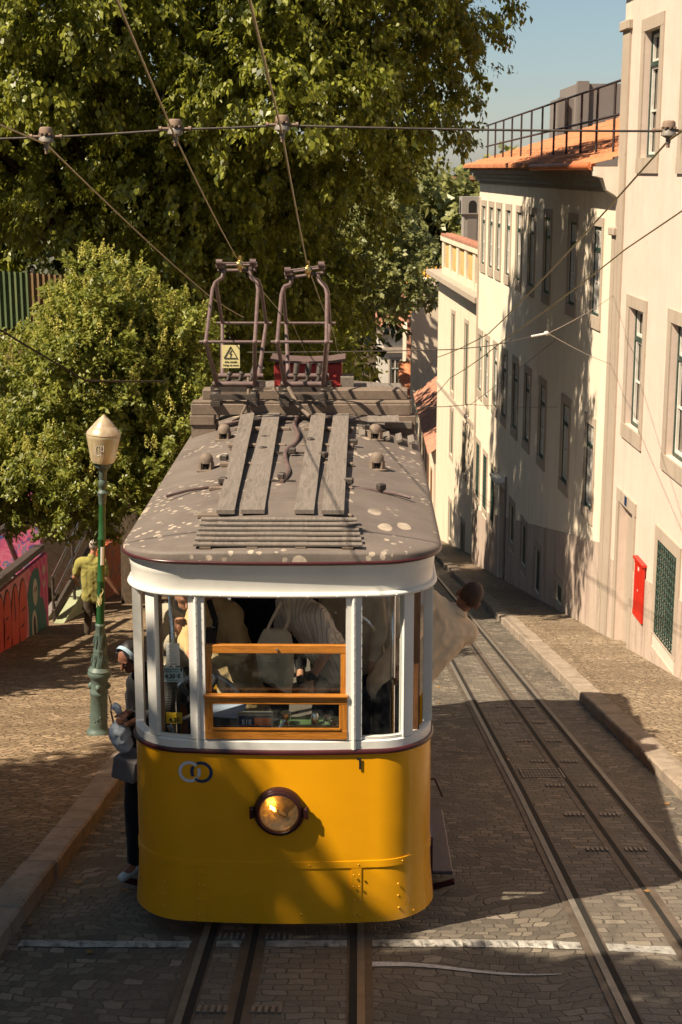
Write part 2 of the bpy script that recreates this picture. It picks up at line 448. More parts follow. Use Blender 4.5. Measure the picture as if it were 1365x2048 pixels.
# roof skin: brown paint that flaked off in patches
b = NB('roof_paint'); co = b.co()
c0 = b.ramp(b.noise(co, 2.5, 6, .65), [(.3, (.108, .086, .073)), (.7, (.158, .127, .108))])
v = b.n('ShaderNodeTexVoronoi', feature='F1'); v.inputs['Scale'].default_value = 5.0; b.l(b.co(scale=(1.0, .55, 1), rot=(0, 0, .2)), v.inputs['Vector'])
dist = b.math('ADD', v.outputs['Distance'], b.math('MULTIPLY', b.math('SUBTRACT', b.noise(co, 11, 4, .6), .5), .16))
zone = b.noise(b.co(scale=(.9, .55, 1), loc=(2.1, 1.3, 0)), 1.3, 2, .5)
flake = b.math('MULTIPLY', b.rampv(b.math('SUBTRACT', .27, dist), .0, .018), b.rampv(zone, .54, .57))
v2 = b.n('ShaderNodeTexVoronoi', feature='F1'); v2.inputs['Scale'].default_value = 14.0; b.l(co, v2.inputs['Vector'])
d2 = b.math('ADD', v2.outputs['Distance'], b.math('MULTIPLY', b.math('SUBTRACT', b.noise(co, 30, 3), .5), .3))
fl2 = b.math('MULTIPLY', b.rampv(b.math('SUBTRACT', .30, d2), 0, .03), b.rampv(b.noise(b.co(loc=(7, 3, 0)), 1.5, 2), .52, .57))
cc = b.mix(b.math('MAXIMUM', flake, fl2), c0, b.ramp(b.noise(co, 20, 4), [(.3, (.28, .22, .165)), (.7, (.44, .36, .28))]))
cc = b.mix(b.math('MULTIPLY', b.rampv(b.noise(b.co(scale=(.5, 5, 1)), 3, 5, .7), .55, .8), .35), cc, (.30, .24, .2))
b.col(cc); b.bump(b.noise(co, 26, 4), .003); M['roof'] = b.set(.62, spec=.35)
# road and pavements
M['road'] = mat_cobble('road_setts', (.075, .063, .051), (.215, .178, .136), (.062, .051, .041), .135, .112, .06, .5, .05, sandy=(.24, .20, .15), warp=.30)
M['trackbed'] = mat_cobble('track_setts', (.085, .072, .06), (.22, .186, .145), (.072, .06, .048), .17, .10, 0, .45, .035, sandy=(.25, .21, .16))
M['pave'] = mat_setts('pavement_setts', (.20, .135, .075), (.37, .265, .165), (.07, .045, .028), 8.5, (1, 1.5, 1), .35)
M['pave_r'] = mat_setts('pavement_setts_right', (.22, .16, .10), (.36, .275, .185), (.09, .065, .045), 9.5, (1, 1.25, 1), -.2)
M['kerb'] = plain('kerb_stone', (.27, .215, .165), .8, 0, .3, 4, .004, 30, .3, dirt=((.16, .12, .085), .56))
M['rail'] = plain('rail_steel', (.115, .088, .066), .6, .25, .35, 5, .0012, 50, dirt=((.075, .052, .036), .56))
M['railtop'] = plain('rail_head', (.22, .195, .165), .45, .45, .25, 7)
M['groove'] = plain('groove_black', (.012, .010, .008), .9, 0, .3, 9)  # flat near-black fill for rail grooves, slots, vent cores and far openings
M['paint_line'] = plain('worn_white_paint', (.58, .55, .50), .85, 0, .2, 9, .003, 30, .25, dirt=((.17, .14, .11), .54))
M['grate'] = plain('drain_iron', (.24, .20, .165), .55, .4, .25, 9)
# buildings
M['plaster'] = mat_plaster('cream_plaster', (.77, .655, .51), (.47, .38, .28), .38)
M['plaster_a'] = mat_plaster('rose_plaster', (.63, .50, .42), (.46, .36, .29), .40)
M['plaster_c'] = mat_plaster('far_plaster', (.68, .56, .42), (.44, .34, .24), .45)
M['dado'] = mat_plaster('dado_plaster', (.47, .37, .30), (.22, .155, .13), .9)
M['stone'] = mat_plaster('window_stone', (.40, .325, .255), (.24, .185, .14), .55)
M['stone_grey'] = mat_plaster('grey_stone', (.30, .27, .24), (.17, .15, .13), .5)
M['white_stone'] = mat_plaster('white_bracket', (.72, .64, .54), (.42, .35, .27), .4)
M['render_grey'] = mat_plaster('grey_render', (.20, .17, .155), (.13, .11, .10), .5)
M['win_green'] = plain('green_frame', (.03, .055, .042), .5, 0, .3, 12)
M['white_wall'] = mat_plaster('white_plaster', (.66, .60, .52), (.42, .37, .3), .4); M['win_white'] = plain('white_sash', (.62, .58, .52), .5, 0, .15, 8)
b = NB('house_glass'); co = b.co(); b.col(b.ramp(b.noise(b.co(scale=(1, 1, .35)), 3.5, 3), [(.35, (.035, .028, .02)), (.7, (.15, .115, .075))])); M['house_glass'] = b.set(.08, spec=.6)
M['tile'] = mat_tile('roof_tile', (.33, .115, .055), (.46, .18, .085), 0)
M['tile_old'] = mat_tile('old_roof_tile', (.24, .10, .065), (.36, .17, .11), 0)
M['tile_yel'] = mat_tile('yellow_roof_tile', (.44, .17, .02), (.55, .26, .035), 0)
M['gutter'] = plain('terracotta_gutter', (.50, .14, .05), .55, 0, .15, 6)
M['iron'] = plain('railing_iron', (.045, .032, .03), .55, .2, .3, 10, dirt=((.13, .06, .04), .6))
M['red_sign'] = plain('red_panel', (.50, .020, .008), .4, 0, .06, 4)
M['door_stone'] = mat_plaster('blocked_door', (.40, .32, .255), (.22, .17, .14), .7)
M['far_yellow'] = mat_plaster('yellow_plaster', (.50, .34, .14), (.45, .28, .1), .4)
M['far_pink'] = mat_plaster('pink_plaster', (.42, .27, .18), (.3, .2, .13), .4)
# plants
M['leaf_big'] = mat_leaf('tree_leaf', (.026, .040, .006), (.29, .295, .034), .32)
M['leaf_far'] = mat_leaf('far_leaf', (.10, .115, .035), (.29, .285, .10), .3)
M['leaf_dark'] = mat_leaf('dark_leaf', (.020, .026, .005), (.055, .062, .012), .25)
M['leaf_privet'] = mat_leaf('privet_leaf', (.06, .085, .012), (.27, .275, .05), .34, .42, .4)
M['blossom'] = mat_leaf('privet_blossom', (.36, .33, .075), (.60, .54, .16), .35, .8, .1)
M['leaf_dry'] = mat_leaf('dry_leaf', (.20, .10, .03), (.34, .20, .07), .2)
M['bark'] = plain('bark', (.055, .038, .024), .9, 0, .45, 12, .012, 30, .2)
M['purple'] = mat_leaf('jacaranda', (.10, .07, .2), (.2, .15, .36), .3)
M['soil'] = plain('garden_soil', (.07, .05, .032), .95, 0, .35, 3, .02, 12, .15)
# people
M['skin'] = plain('skin_tan', (.36, .175, .105), .5, 0, .12, 14, .0005, 160, .4)
M['skin_d'] = plain('skin_brown', (.20, .085, .05), .5, 0, .15, 14, .0005, 160, .4)
M['skin_l'] = plain('skin_pale', (.44, .25, .17), .5, 0, .12, 14, .0005, 160, .4)
M['hair_d'] = plain('hair_dark', (.012, .009, .008), .5, 0, .3, 40, .003, 120, .5)
M['hair_shave'] = plain('hair_shaved', (.055, .028, .018), .65, 0, .3, 30, .0015, 200, .3)
M['hair_b'] = plain('hair_blond', (.30, .16, .05), .5, 0, .3, 40, .003, 120, .5)
M['hair_g'] = plain('hair_grey', (.36, .31, .27), .6, 0, .2, 40, .003, 120, .4)
M['c_beige'] = cloth('cloth_beige', (.72, .545, .36), .08); M['c_tan'] = cloth('cloth_tan', (.46, .32, .15)); M['c_black'] = cloth('cloth_black', (.014, .013, .015))
M['c_navy'] = cloth('cloth_charcoal', (.022, .022, .026)); M['c_olive'] = cloth('cloth_olive', (.27, .24, .065)); M['c_brown'] = cloth('cloth_brown', (.05, .035, .022))
M['c_canvas'] = cloth('cloth_canvas', (.60, .50, .36)); M['c_white'] = cloth('cloth_white', (.62, .60, .56)); M['c_grey'] = cloth('cloth_grey', (.20, .19, .19))
M['c_denim'] = cloth('cloth_denim', (.05, .075, .10)); M['c_yellow'] = cloth('cloth_yellow', (.60, .38, .01)); M['c_blue'] = cloth('cloth_paleblue', (.30, .40, .48)); M['c_pale'] = cloth('cloth_taupe', (.40, .33, .24))
b = NB('cloth_striped'); co = b.co(scale=(1, 1, 1))
wv = b.n('ShaderNodeTexWave', wave_type='BANDS', bands_direction='X'); wv.inputs['Scale'].default_value = 8.5; wv.inputs['Distortion'].default_value = .6; wv.inputs['Detail'].default_value = 1; b.l(b.co(rot=(0, R(14), R(24))), wv.inputs[0])
wv2 = b.n('ShaderNodeTexWave', wave_type='BANDS', bands_direction='X'); wv2.inputs['Scale'].default_value = 21; wv2.inputs['Distortion'].default_value = .6; b.l(b.co(rot=(0, R(14), R(24))), wv2.inputs[0])
cc = b.mix(b.rampv(wv.outputs['Fac'], .84, .95), (.66, .59, .50), (.34, .33, .32)); cc = b.mix(b.math('MULTIPLY', b.rampv(wv2.outputs['Fac'], .85, .95), .6), cc, (.30, .22, .15))
b.col(cc); b.bump(b.noise(co, 250, 2), .0008); M['c_stripe'] = b.set(.9, spec=.15)
M['plastic_bag'] = plain('white_plastic_bag', (.52, .56, .60), .35, 0, .12, 20, .006, 26, .5)
M['grey_bag'] = cloth('grey_felt', (.17, .15, .15)); M['shoe'] = plain('pale_trainer', (.45, .50, .52), .6, 0, .15, 20)
M['shoe_d'] = plain('dark_shoe', (.03, .025, .022), .5)
# lamp
M['lamp_green'] = plain('lamp_green', (.014, .07, .022), .35, 0, .25, 10, .001, 60, .5, dirt=((.10, .12, .04), .62))
M['lamp_teal'] = plain('lamp_grey_green', (.07, .10, .085), .5, 0, .22, 12, .002, 50, .4, dirt=((.17, .19, .16), .6))
b = NB('lamp_glass'); b.col(b.ramp(b.noise(b.co(scale=(1, 1, .5)), 9, 5, .65), [(.3, (.60, .46, .25)), (.7, (.82, .69, .46))])); b.set(.30, spec=.5); b.p.inputs['Transmission Weight'].default_value = .55; b.p.inputs['Subsurface Weight'].default_value = .25; M['lamp_glass'] = b.m
b = NB('lamp_cap'); b.col(b.ramp(b.noise(b.co(), 12, 4), [(.3, (.36, .26, .16)), (.7, (.55, .42, .28))])); M['lamp_cap'] = b.set(.3, .25, .5)
# ------------------------------------------------------------------ ground, road, rails
GR = 0.19
def gz(y):
    if y < 58: return -GR * y
    if y < 130: return -GR * 58 - .09 * (y - 58)
    return -GR * 58 - .09 * 72
def yset(a, b, step=1.0):
    n = max(1, int(math.ceil((b - a) / step))); return [a + (b - a) * i / n for i in range(n + 1)]
def strip(mb, xl, xr, y0, y1, off, step=2.0):
    """sheet between two x-functions of y, lying off metres above the street plane"""
    ys = yset(y0, y1, step); vs = []
    for y in ys: vs += [(xl(y), y, gz(y) + off), (xr(y), y, gz(y) + off)]
    return mb.add(vs, [(2 * i, 2 * i + 1, 2 * i + 3, 2 * i + 2) for i in range(len(ys) - 1)])
K = lambda c: (lambda y: c)
kerbR = lambda y: 3.90 - .0185 * y
def struct(name, mb, mat, smooth=0): return tag(mb.build(name, mat, None, smooth), kind='structure')

mb = MB(); strip(mb, K(-300), K(300), -40, 400, -.012, 4); struct('ground', mb, M['soil'])
mb = MB(); strip(mb, K(-2.0), kerbR, -16, 130, 0); struct('road', mb, M['road'])
RX = [-.52, .53]; SX = -.195
R2 = [lambda y: 2.25 - .011 * max(0, y - 4) , lambda y: 3.26 - .0145 * max(0, y)]
S2 = lambda y: 2.86 - .013 * max(0, y)
mb = MB(); strip(mb, K(RX[0] - .02), K(RX[1] + .02), -16, 60, .004)
strip(mb, R2[0], R2[1], -16, 60, .004); struct('track_paving', mb, M['trackbed'])
steel, head, grv = MB(), MB(), MB()
def rail(fx, side):
    a = (lambda o: (lambda y: fx(y) + o * side))
    def st(m, o0, o1, off):
        lo, hi = min(o0, o1), max(o0, o1)
        A, B = (a(o0), a(o1)) if side > 0 else (a(o1), a(o0))
        strip(m, A, B, -16, 60, off, 3)
    st(steel, -.055, .115, .008); st(grv, -.040, .012, .012)
    st(head, .012, .062, .016)
for fx, sd_ in ((K(RX[0]), -1), (K(RX[1]), 1), (R2[0], -1), (R2[1], 1)): rail(fx, sd_)
for fx in (K(SX), S2):
    strip(steel, lambda y: fx(y) - .085, lambda y: fx(y) + .085, -16, 60, .008, 3)
    strip(grv, lambda y: fx(y) - .022, lambda y: fx(y) + .022, -16, 60, .012, 3)
struct('tram_rails', steel, M['rail']); struct('rail_heads', head, M['railtop']); struct('rail_grooves', grv, M['groove'])
# painted line across the street, worn, slightly wavy
mb = MB()
for (xa, xb) in ((-1.86, -.64), (-.46, -.285), (-.105, .47), (.65, 2.13), (2.31, 2.77), (2.95, 3.2), (3.38, 3.86)):
  n = max(4, int((xb - xa) / .04)); top, bot = [], []
  for i in range(n + 1):
    x = xa + i * (xb - xa) / n
    yc = -.20 + .03 * math.sin(x * 1.3) - (.10 if x > 1.9 else 0) * min(1, (x - 1.9)); wv = .068 + .020 * mnoise.noise(Vector((x * 6, 0, 0))) + (.012 if x > .7 else 0)
    top.append((x, yc + wv, gz(yc + wv) + .0075)); bot.append((x, yc - wv, gz(yc - wv) + .0075))
  mb.add(top + bot, [(i, i + 1, n + 2 + i, n + 1 + i) for i in range(n)]); struct('road_line', mb, M['paint_line'])
mb = MB()
for i in range(40):
    x = .55 + i * .035; mb_y = -.62 + .05 * math.sin(i * .16) - i * .004
    if i < 39 and mnoise.noise(Vector((x * 3, 4, 0))) > -.5:
        y2 = -.62 + .05 * math.sin((i + 1) * .16) - (i + 1) * .004; h = .05 * (1 - i / 44)
        mb.add([(x, mb_y - h, gz(mb_y - h) + .006), (x + .035, y2 - h, gz(y2 - h) + .006), (x + .035, y2 + h, gz(y2 + h) + .006), (x, mb_y + h, gz(mb_y + h) + .006)], [(0, 1, 2, 3)])
struct('old_road_line', mb, M['paint_line'])
# little drain slots beside the cable conduits
def grate(x, y, n=5, w_=.022, l=.11):
    m = MB()
    for k in range(n): m.box((x + (k - (n - 1) / 2) * .042, y, gz(y) + .014), (w_, l, .008), Matrix.Rotation(-math.atan(GR), 3, 'X'))
    return m
i = 0
for yy in [-1.46, -.05]:
    for sx in (-.17, .17):
        m = grate(SX + sx, yy); o = m.build('drain_slots', M['grate']); tag(o, 'row of short iron drain bars in the setts before the yellow tram', 'drain', 'drain slots by the cable conduit in front of the tram')
for yy in (2.36, 3.62, 4.88, 6.11, 7.32, 8.57, 9.78, 17.5, 19.2, 21):
    for sx in (-.17, .17):
        m = grate(S2(yy) + sx, yy); o = m.build('drain_slots', M['grate']); tag(o, 'row of short iron drain bars beside the middle slot of the empty right track', 'drain', 'drain slots beside the empty track slot')
m = MB(); yy = 5.5
for i in range(11):
    for j in range(6): m.box((2.56 + (i - 5) * .036, yy + (j - 2.5) * .08, gz(yy + (j - 2.5) * .08) + .010), (.024, .05, .008), Matrix.Rotation(-math.atan(GR), 3, 'X'))
for sx in (-.22, .22): m.box((2.56 + sx, yy, gz(yy) + .010), (.018, .52, .01), Matrix.Rotation(-math.atan(GR), 3, 'X'))
tag(m.build('drain_cover', M['grate']), 'square studded iron cover between the rails of the empty right track', 'drain cover')
# kerbs: stones end to end
def kerb(name, fx, wd, y0, y1, side, hgt, step):
    m = MB(); y = y0; k = 0
    slope = Matrix.Rotation(-math.atan(GR), 3, 'X')
    while y < y1:
        L = step * random.uniform(.8, 1.25); x = fx(y + L / 2) + side * wd / 2; jz = random.uniform(-.012, .016); jx = random.uniform(-.012, .012)
        yaw = Matrix.Rotation(math.atan((fx(y) - fx(y + L)) / L), 3, 'Z')
        m.box((x + jx, y + L / 2, gz(y + L / 2) + hgt / 2 - .06 + jz), (wd, L / math.cos(math.atan(GR)) - .012, hgt + .12), yaw @ slope, .018); y += L
    return struct(name, m, M['kerb'])
kerb('kerb_left', K(-1.93), .27, -14, 60, -1, .15, 1.05)
kerb('kerb_right', kerbR, .30, -14, 58, 1, .14, 1.15)
mb = MB(); strip(mb, K(-5.75), K(-2.14), -16, 60, .135); struct('pavement_left', mb, M['pave'])
mb = MB(); strip(mb, lambda y: kerbR(y) + .25, lambda y: 7.0, -16, 58, .125); struct('pavement_right', mb, M['pave_r'])
# garden slope behind the mural wall
mb = MB(); xs = [-5.75, -6.2, -7, -8, -9, -10.5, -13, -18, -30]; ys = list(range(-16, 96, 4)); vs = []
for y in ys:
    for x in xs: vs.append((x, y, gz(y) + .1 + min(4.2, (-5.75 - x) * .9) + .15 * mnoise.noise(Vector((x * .4, y * .3, 0)))))
nx = len(xs); mb.add(vs, [(j * nx + i, j * nx + i + 1, (j + 1) * nx + i + 1, (j + 1) * nx + i) for j in range(len(ys) - 1) for i in range(nx - 1)])
struct('garden_slope', mb, M['soil'], 179)
# hill across the valley
mb = MB(); vs = []; n = 40
for j in range(9):
    for i in range(n + 1):
        x = -220 + i * 14; y = 170 + j * 22; h = -17 + 30 * (j / 8.0) ** .8 * (.75 + .35 * mnoise.noise(Vector((x * .012, y * .01, 3)))); vs.append((x, y, h if j else -22))
mb.add(vs, [(j * (n + 1) + i, j * (n + 1) + i + 1, (j + 1) * (n + 1) + i + 1, (j + 1) * (n + 1) + i) for j in range(8) for i in range(n)])
struct('hill', mb, M['soil'], 179)

# ------------------------------------------------------------------ buildings on the right
class Face:
    """a facade plane: s along the street, z up, out towards the street"""
    def __init__(s, o, d, rec=.05): s.rec = rec; s.o = Vector((o[0], o[1], 0)); s.d = Vector((d[0], d[1], 0)).normalized(); s.n = Vector((-s.d.y, s.d.x, 0))
    def P(s, a, z, out=0.0): p = s.o + s.d * a + s.n * out; return Vector((p.x, p.y, z))
    def rot(s): return Matrix((s.n, s.d, Vector((0, 0, 1)))).transposed()
    def box(s, m, a0, a1, z0, z1, o0, o1, bev=0.0):
        return m.box(s.P((a0 + a1) / 2, (z0 + z1) / 2, (o0 + o1) / 2), (abs(o1 - o0), abs(a1 - a0), abs(z1 - z0)), s.rot(), bev)
def holed_wall(F, m, a0, a1, z0, z1, holes, depth=.26):
    A = sorted({a0, a1, *[h[0] for h in holes], *[h[1] for h in holes]}); Z = sorted({z0, z1, *[h[2] for h in holes], *[h[3] for h in holes]})
    A = [a for a in A if a0 <= a <= a1]; Z = [z for z in Z if z0 <= z <= z1]
    for i in range(len(A) - 1):
        for j in range(len(Z) - 1):
            ca, cz = (A[i] + A[i + 1]) / 2, (Z[j] + Z[j + 1]) / 2
            if any(h[0] < ca < h[1] and h[2] < cz < h[3] for h in holes): continue
            m.add([F.P(A[i], Z[j]), F.P(A[i + 1], Z[j]), F.P(A[i + 1], Z[j + 1]), F.P(A[i], Z[j + 1])], [(0, 1, 2, 3)])
    for h in holes:
        c = [(h[0], h[2]), (h[1], h[2]), (h[1], h[3]), (h[0], h[3])]
        for k in range(4):
            p, q = c[k], c[(k + 1) % 4]
            m.add([F.P(*p), F.P(*q), F.P(*q, -depth), F.P(*p, -depth)], [(0, 1, 2, 3)])
def window(F, root, a0, a1, z0, z1, lint=.17, sill=.24, jamb=.13, grille=False, shutter=False, stone='stone', detail=True):
    m = MB(); pr = .028
    F.box(m, a0 - jamb, a1 + jamb, z1 + .001, z1 + lint, -.10, pr); F.box(m, a0 - jamb, a1 + jamb, z0 - sill, z0 - .001, -.10, pr + .006)
    F.box(m, a0 - jamb, a0 - .001, z0, z1, -.16, pr - .003); F.box(m, a1 + .001, a1 + jamb, z0, z1, -.16, pr - .003)
    wn = m.build('window', M[stone], root)
    D = -F.rec
    g = MB(); F.box(g, a0 + .01, a1 - .01, z0 + .01, z1 - .01, D - .05, D - .035); g.build('pane', M['house_glass'], wn)
    if grille:
        g = MB(); n = max(3, int((a1 - a0) / .13)); w_ = (a1 - a0) / n
        for i in range(n + 1): g.tube([F.P(a0 + i * w_, z0, .01), F.P(a0 + i * w_, z1, .01)], .011, 5)
        k = 0; z = z0 + .06
        while z < z1 - .05:
            for i in range(n):
                c = (a0 + (i + .5) * w_); r = w_ * .42; pts = [F.P(c + r * math.cos(t), z + r * .9 * math.sin(t), .014) for t in np.linspace(0, 2 * PI * (.8 if (i + k) % 2 else .7), 7)]
                g.tube(pts, .0115, 4)
            z += w_ * .95; k += 1
        g.build('grille', M['win_green'], wn); return wn
    if shutter:
        g = MB(); F.box(g, a0 + .02, a1 - .02, z0 + .02, z1 - .02, D - .02, D + .015); g.build('shutter', M['win_green'], wn); return wn
    g = MB(); fw = .055; zt = z0 + (z1 - z0) * .74
    F.box(g, a0, a0 + fw, z0, z1, D - .03, D + .04); F.box(g, a1 - fw, a1, z0, z1, D - .03, D + .04); F.box(g, a0 + fw, a1 - fw, z1 - fw, z1, D - .03, D + .04)
    F.box(g, a0 + fw, a1 - fw, zt - .035, zt + .035, D - .03, D + .045); F.box(g, a0 + fw, a1 - fw, z0, z0 + .05, D - .03, D + .05)
    g.build('frame', M['win_green'], wn)
    g = MB(); b0, b1 = a0 + fw + .001, a1 - fw - .001; mid = (b0 + b1) / 2; sw = .042
    for (x0, x1) in ((b0, mid - .002), (mid + .002, b1)):
        for (y0, y1, bars) in ((z0 + .052, zt - .037, 1), (zt + .037, z1 - fw - .002, 0)):
            F.box(g, x0, x0 + sw, y0, y1, D - .025, D + .02); F.box(g, x1 - sw, x1, y0, y1, D - .025, D + .02)
            F.box(g, x0 + sw, x1 - sw, y1 - sw, y1, D - .025, D + .018); F.box(g, x0 + sw, x1 - sw, y0, y0 + sw, D - .025, D + .018)
            if bars: ym = y0 + (y1 - y0) * .5; F.box(g, x0 + sw, x1 - sw, ym - .016, ym + .016, D - .02, D + .012)
    g.build('sash', M['win_white'], wn)
    return wn
def tiles(F, m, a0, a1, z, out0, depth, pitch, rib=.21):
    """pan tile roof sheet rising from the eave away from the street"""
    n = int((a1 - a0) / rib) * 4; rows = max(2, int(depth / .36)); rings = []
    for j in range(rows + 1):
        for half in ((0, 1) if j < rows else (0,)):
            t = j / rows * depth + (.0 if half == 0 else depth / rows * .97); ring = []
            for i in range(n + 1):
                a = a0 + (a1 - a0) * i / n; h = .045 * abs(math.sin(PI * i / 4)) + (.03 if half == 0 else .0)
                ring.append(F.P(a, z + t * pitch + h, out0 - t))
            rings.append(ring)
    b0 = len(m.v); m.loft(rings, cap=False, closed=False)
    low = [F.P(a0 + (a1 - a0) * i / n, z - .03, out0) for i in range(n + 1)]       # closed eave edge
    b1 = len(m.v); m.v += [tuple(p) for p in low]; m.f += [(b0 + i, b0 + i + 1, b1 + i + 1, b1 + i) for i in range(n)]
def dado(F, root, a0, a1, zf, holes, step=1.3, out=.02):
    """stained lower plaster that steps down with the street"""
    m = MB(); a = a0
    while a < a1 - 1e-6:
        b_ = min(a + step, a1); zt0 = zf(a); y = F.P(a, 0).y
        hs_ = [h for h in holes if h[0] < b_ and h[1] > a and h[2] < max(zf(a), zf(b_))]
        cuts = sorted({a, b_, *[min(max(h[0] - .14, a), b_) for h in hs_], *[min(max(h[1] + .14, a), b_) for h in hs_]})
        for i in range(len(cuts) - 1):
            c = (cuts[i] + cuts[i + 1]) / 2; lo = gz(F.P(c, 0).y) - .3; segs = [(lo, None)]
            blk = [h for h in hs_ if h[0] - .14 < c < h[1] + .14]
            def pan(z0, top):
                p = [F.P(cuts[i], z0, out), F.P(cuts[i + 1], z0, out), F.P(cuts[i + 1], top if top is not None else zf(cuts[i + 1]), out), F.P(cuts[i], top if top is not None else zf(cuts[i]), out)]
                q = [x - F.n * .04 for x in p]; m.add(p + q, [(0, 1, 2, 3), (3, 2, 6, 7), (0, 4, 5, 1), (0, 3, 7, 4), (1, 5, 6, 2)])
            if not blk: pan(lo, None)
            else:
                h = blk[0]
                if h[2] - .26 > lo + .1: pan(lo, h[2] - .26)
                if h[3] + .19 < zf(c) - .05: pan(h[3] + .19, None)
        a = b_
    return m.build('dado', M['dado'], root)

# --- near rose building
FA = Face((5.287, 15.139), (-.0413, .9991), .14)
rA = empty('town_house', FA.P(0, -3), 'nearest pale rose town house with a red panel and iron grille at street level', 'building')
hA = [(-.30, .80, 5.60, 7.62), (-3.05, -1.95, 5.60, 7.62), (0.0, 1.1, 1.05, 3.10), (-2.98, -1.88, 1.05, 3.12), (.12, 1.24, -3.6, -.37), (-2.93, -1.72, -1.91, -.35), (-5.6, -4.5, 5.6, 7.62), (-5.6, -4.5, 1.05, 3.1), (-8.2, -7.1, 1.05, 3.1)]
m = MB(); holed_wall(FA, m, -14, 2.42, -6, 8.62, hA)
m.add([FA.P(2.42, -6), FA.P(2.42, 8.62), FA.P(2.42, 8.62, -9), FA.P(2.42, -6, -9)], [(0, 1, 2, 3)])
m.add([FA.P(-14, -6), FA.P(-14, 8.62), FA.P(-14, 8.62, -9), FA.P(-14, -6, -9)], [(0, 1, 2, 3)])
m.add([FA.P(-14, 8.62, -9), FA.P(-14, -6, -9), FA.P(2.42, -6, -9), FA.P(2.42, 8.62, -9)], [(0, 1, 2, 3)])
m.build('wall', M['plaster_a'], rA)
for h in hA[:4] + hA[6:]: window(FA, rA, *h, lint=.2, sill=.25, jamb=.22)
window(FA, rA, *hA[5], lint=.2, sill=.02, jamb=.2, grille=True)
m = MB(); h = hA[4]; FA.box(m, h[0] - .2, h[1] + .18, h[3] + .001, h[3] + .22, -.1, .035); FA.box(m, h[0] - .19, h[0] - .001, -3.7, h[3], -.2, .032); FA.box(m, h[1] + .001, h[1] + .17, -3.7, h[3], -.2, .032)
dr = m.build('doorway', M['stone'], rA); m = MB(); FA.box(m, h[0], h[1], -3.8, h[3], -.26, -.13); m.build('blocked_door', M['door_stone'], dr)
m = MB(); FA.box(m, .55, .72, -.33, -.17, .034, .042); m.build('number_plate', M['navy'], dr)
m = MB(); FA.box(m, 1.85, 2.43, -6, 7.75, -.05, .035); FA.box(m, 1.80, 2.50, 7.75, 7.92, -.05, .09, .02); m.each('corner_stone', M['stone'], rA)
m = MB(); FA.box(m, -.98, -.33, -2.0, -1.02, .02, .06, .004); FA.box(m, -1.0, -.31, -1.02, -.98, .0, .085); rp_ = m.build('red_panel', M['red_sign'], rA, 30); m = MB(); FA.box(m, -.70, -.62, -1.16, -1.10, .06, .064); FA.box(m, -.66, -.63, -1.52, -1.49, .06, .063); FA.box(m, -.36, -.35, -1.9, -1.1, .055, .064); m.build('panel_lock', M['win_white'], rp_)
dado(FA, rA, -14, 1.84, lambda a: -1.22 - .13 * (a + 1.0) if a < 3 else -2, [hA[4], hA[5]])
m = MB(); FA.box(m, -14, 2.5, 8.62, 8.78, -.3, .16); FA.box(m, -14, 2.56, 8.78, 8.92, -.3, .30); m.build('cornice', M['stone_grey'], rA)
m = MB(); tiles(FA, m, -14, 2.6, 8.98, .52, 5.5, .42); m.build('roof', M['tile'], rA)
m = MB(); m.tube([FA.P(1.45, 9, .06), FA.P(1.45, -2.6, .06)], .0, 6) if False else None

# --- long cream building
FB = Face((5.30, 15.14), (-.0536, .99856))
rB = empty('long_building', FB.P(8, -5), 'long cream building with three rows of tall windows and an orange tiled roof edge', 'building')
up = [19.96, 18.37, 16.88, 15.14, 13.35, 11.42, 9.28, 6.33, 3.93]; hw = .39
HB = [(a - hw, a + hw, 2.67, 4.36) for a in up]
mid = [20.12, 18.66, 16.9, 15.2, 13.32, 11.42, 9.30, 6.48, 3.97]; HB2 = [(a - hw, a + hw, -1.12, .56) for a in mid]
HB3 = [(a - .36, a + .36, z0, z1) for a, z0, z1 in ((20.12, -4.4, -2.75), (18.5, -4.42, -2.82), (16.85, -4.45, -2.92), (13.32, -4.18, -3.15), (11.38, -4.28, -3.22), (9.32, -4.4, -3.32), (6.6, -3.86, -3.42))]
HD = (14.55, 15.35, -6.4, -3.02)
m = MB(); allB = HB + HB2 + HB3 + [HD]; holed_wall(FB, m, 2.36, 21.05, -8.5, 5.36, allB)
m.add([FB.P(21.05, -8.5), FB.P(21.05, 5.36), FB.P(21.05, 5.36, -11), FB.P(21.05, -8.5, -11)], [(0, 1, 2, 3)])
m.add([FB.P(2.36, 5.36, -11), FB.P(2.36, -8.5, -11), FB.P(21.05, -8.5, -11), FB.P(21.05, 5.36, -11)], [(0, 1, 2, 3)])
m.build('wall', M['plaster'], rB)
for h in HB: window(FB, rB, *h, lint=.17, sill=.24, jamb=.13)
for h in HB2: window(FB, rB, *h, lint=.17, sill=.24, jamb=.13)
for h in HB3[:3]: window(FB, rB, *h, lint=.15, sill=.16, jamb=.12, grille=True)
for h in HB3[3:]: window(FB, rB, *h, lint=.15, sill=.16, jamb=.12, shutter=True)
m = MB(); FB.box(m, HD[0] - .17, HD[1] + .17, HD[3] + .001, HD[3] + .2, -.1, .04); FB.box(m, HD[0] - .17, HD[0] - .001, -6.4, HD[3], -.2, .037); FB.box(m, HD[1] + .001, HD[1] + .17, -6.4, HD[3], -.2, .037)
FB.box(m, HD[0] - .25, HD[1] + .25, HD[3] + .2, HD[3] + .26, -.05, .30)
dr = m.build('doorway', M['white_stone'], rB); m = MB(); FB.box(m, HD[0], HD[1], -6.4, HD[3], -.24, -.18); m.build('door', M['wood_dark'], dr)
dado(FB, rB, 2.66, 21.04, lambda a: -1.50 - .190 * (a - 2.66), HB3 + [HD], step=1.9)
m = MB(); m.tube([FB.P(14.28, -2.6, .05), FB.P(14.28, -6.2, .05)], .028, 8); m.build('downpipe', M['stone_grey'], rB, 60)
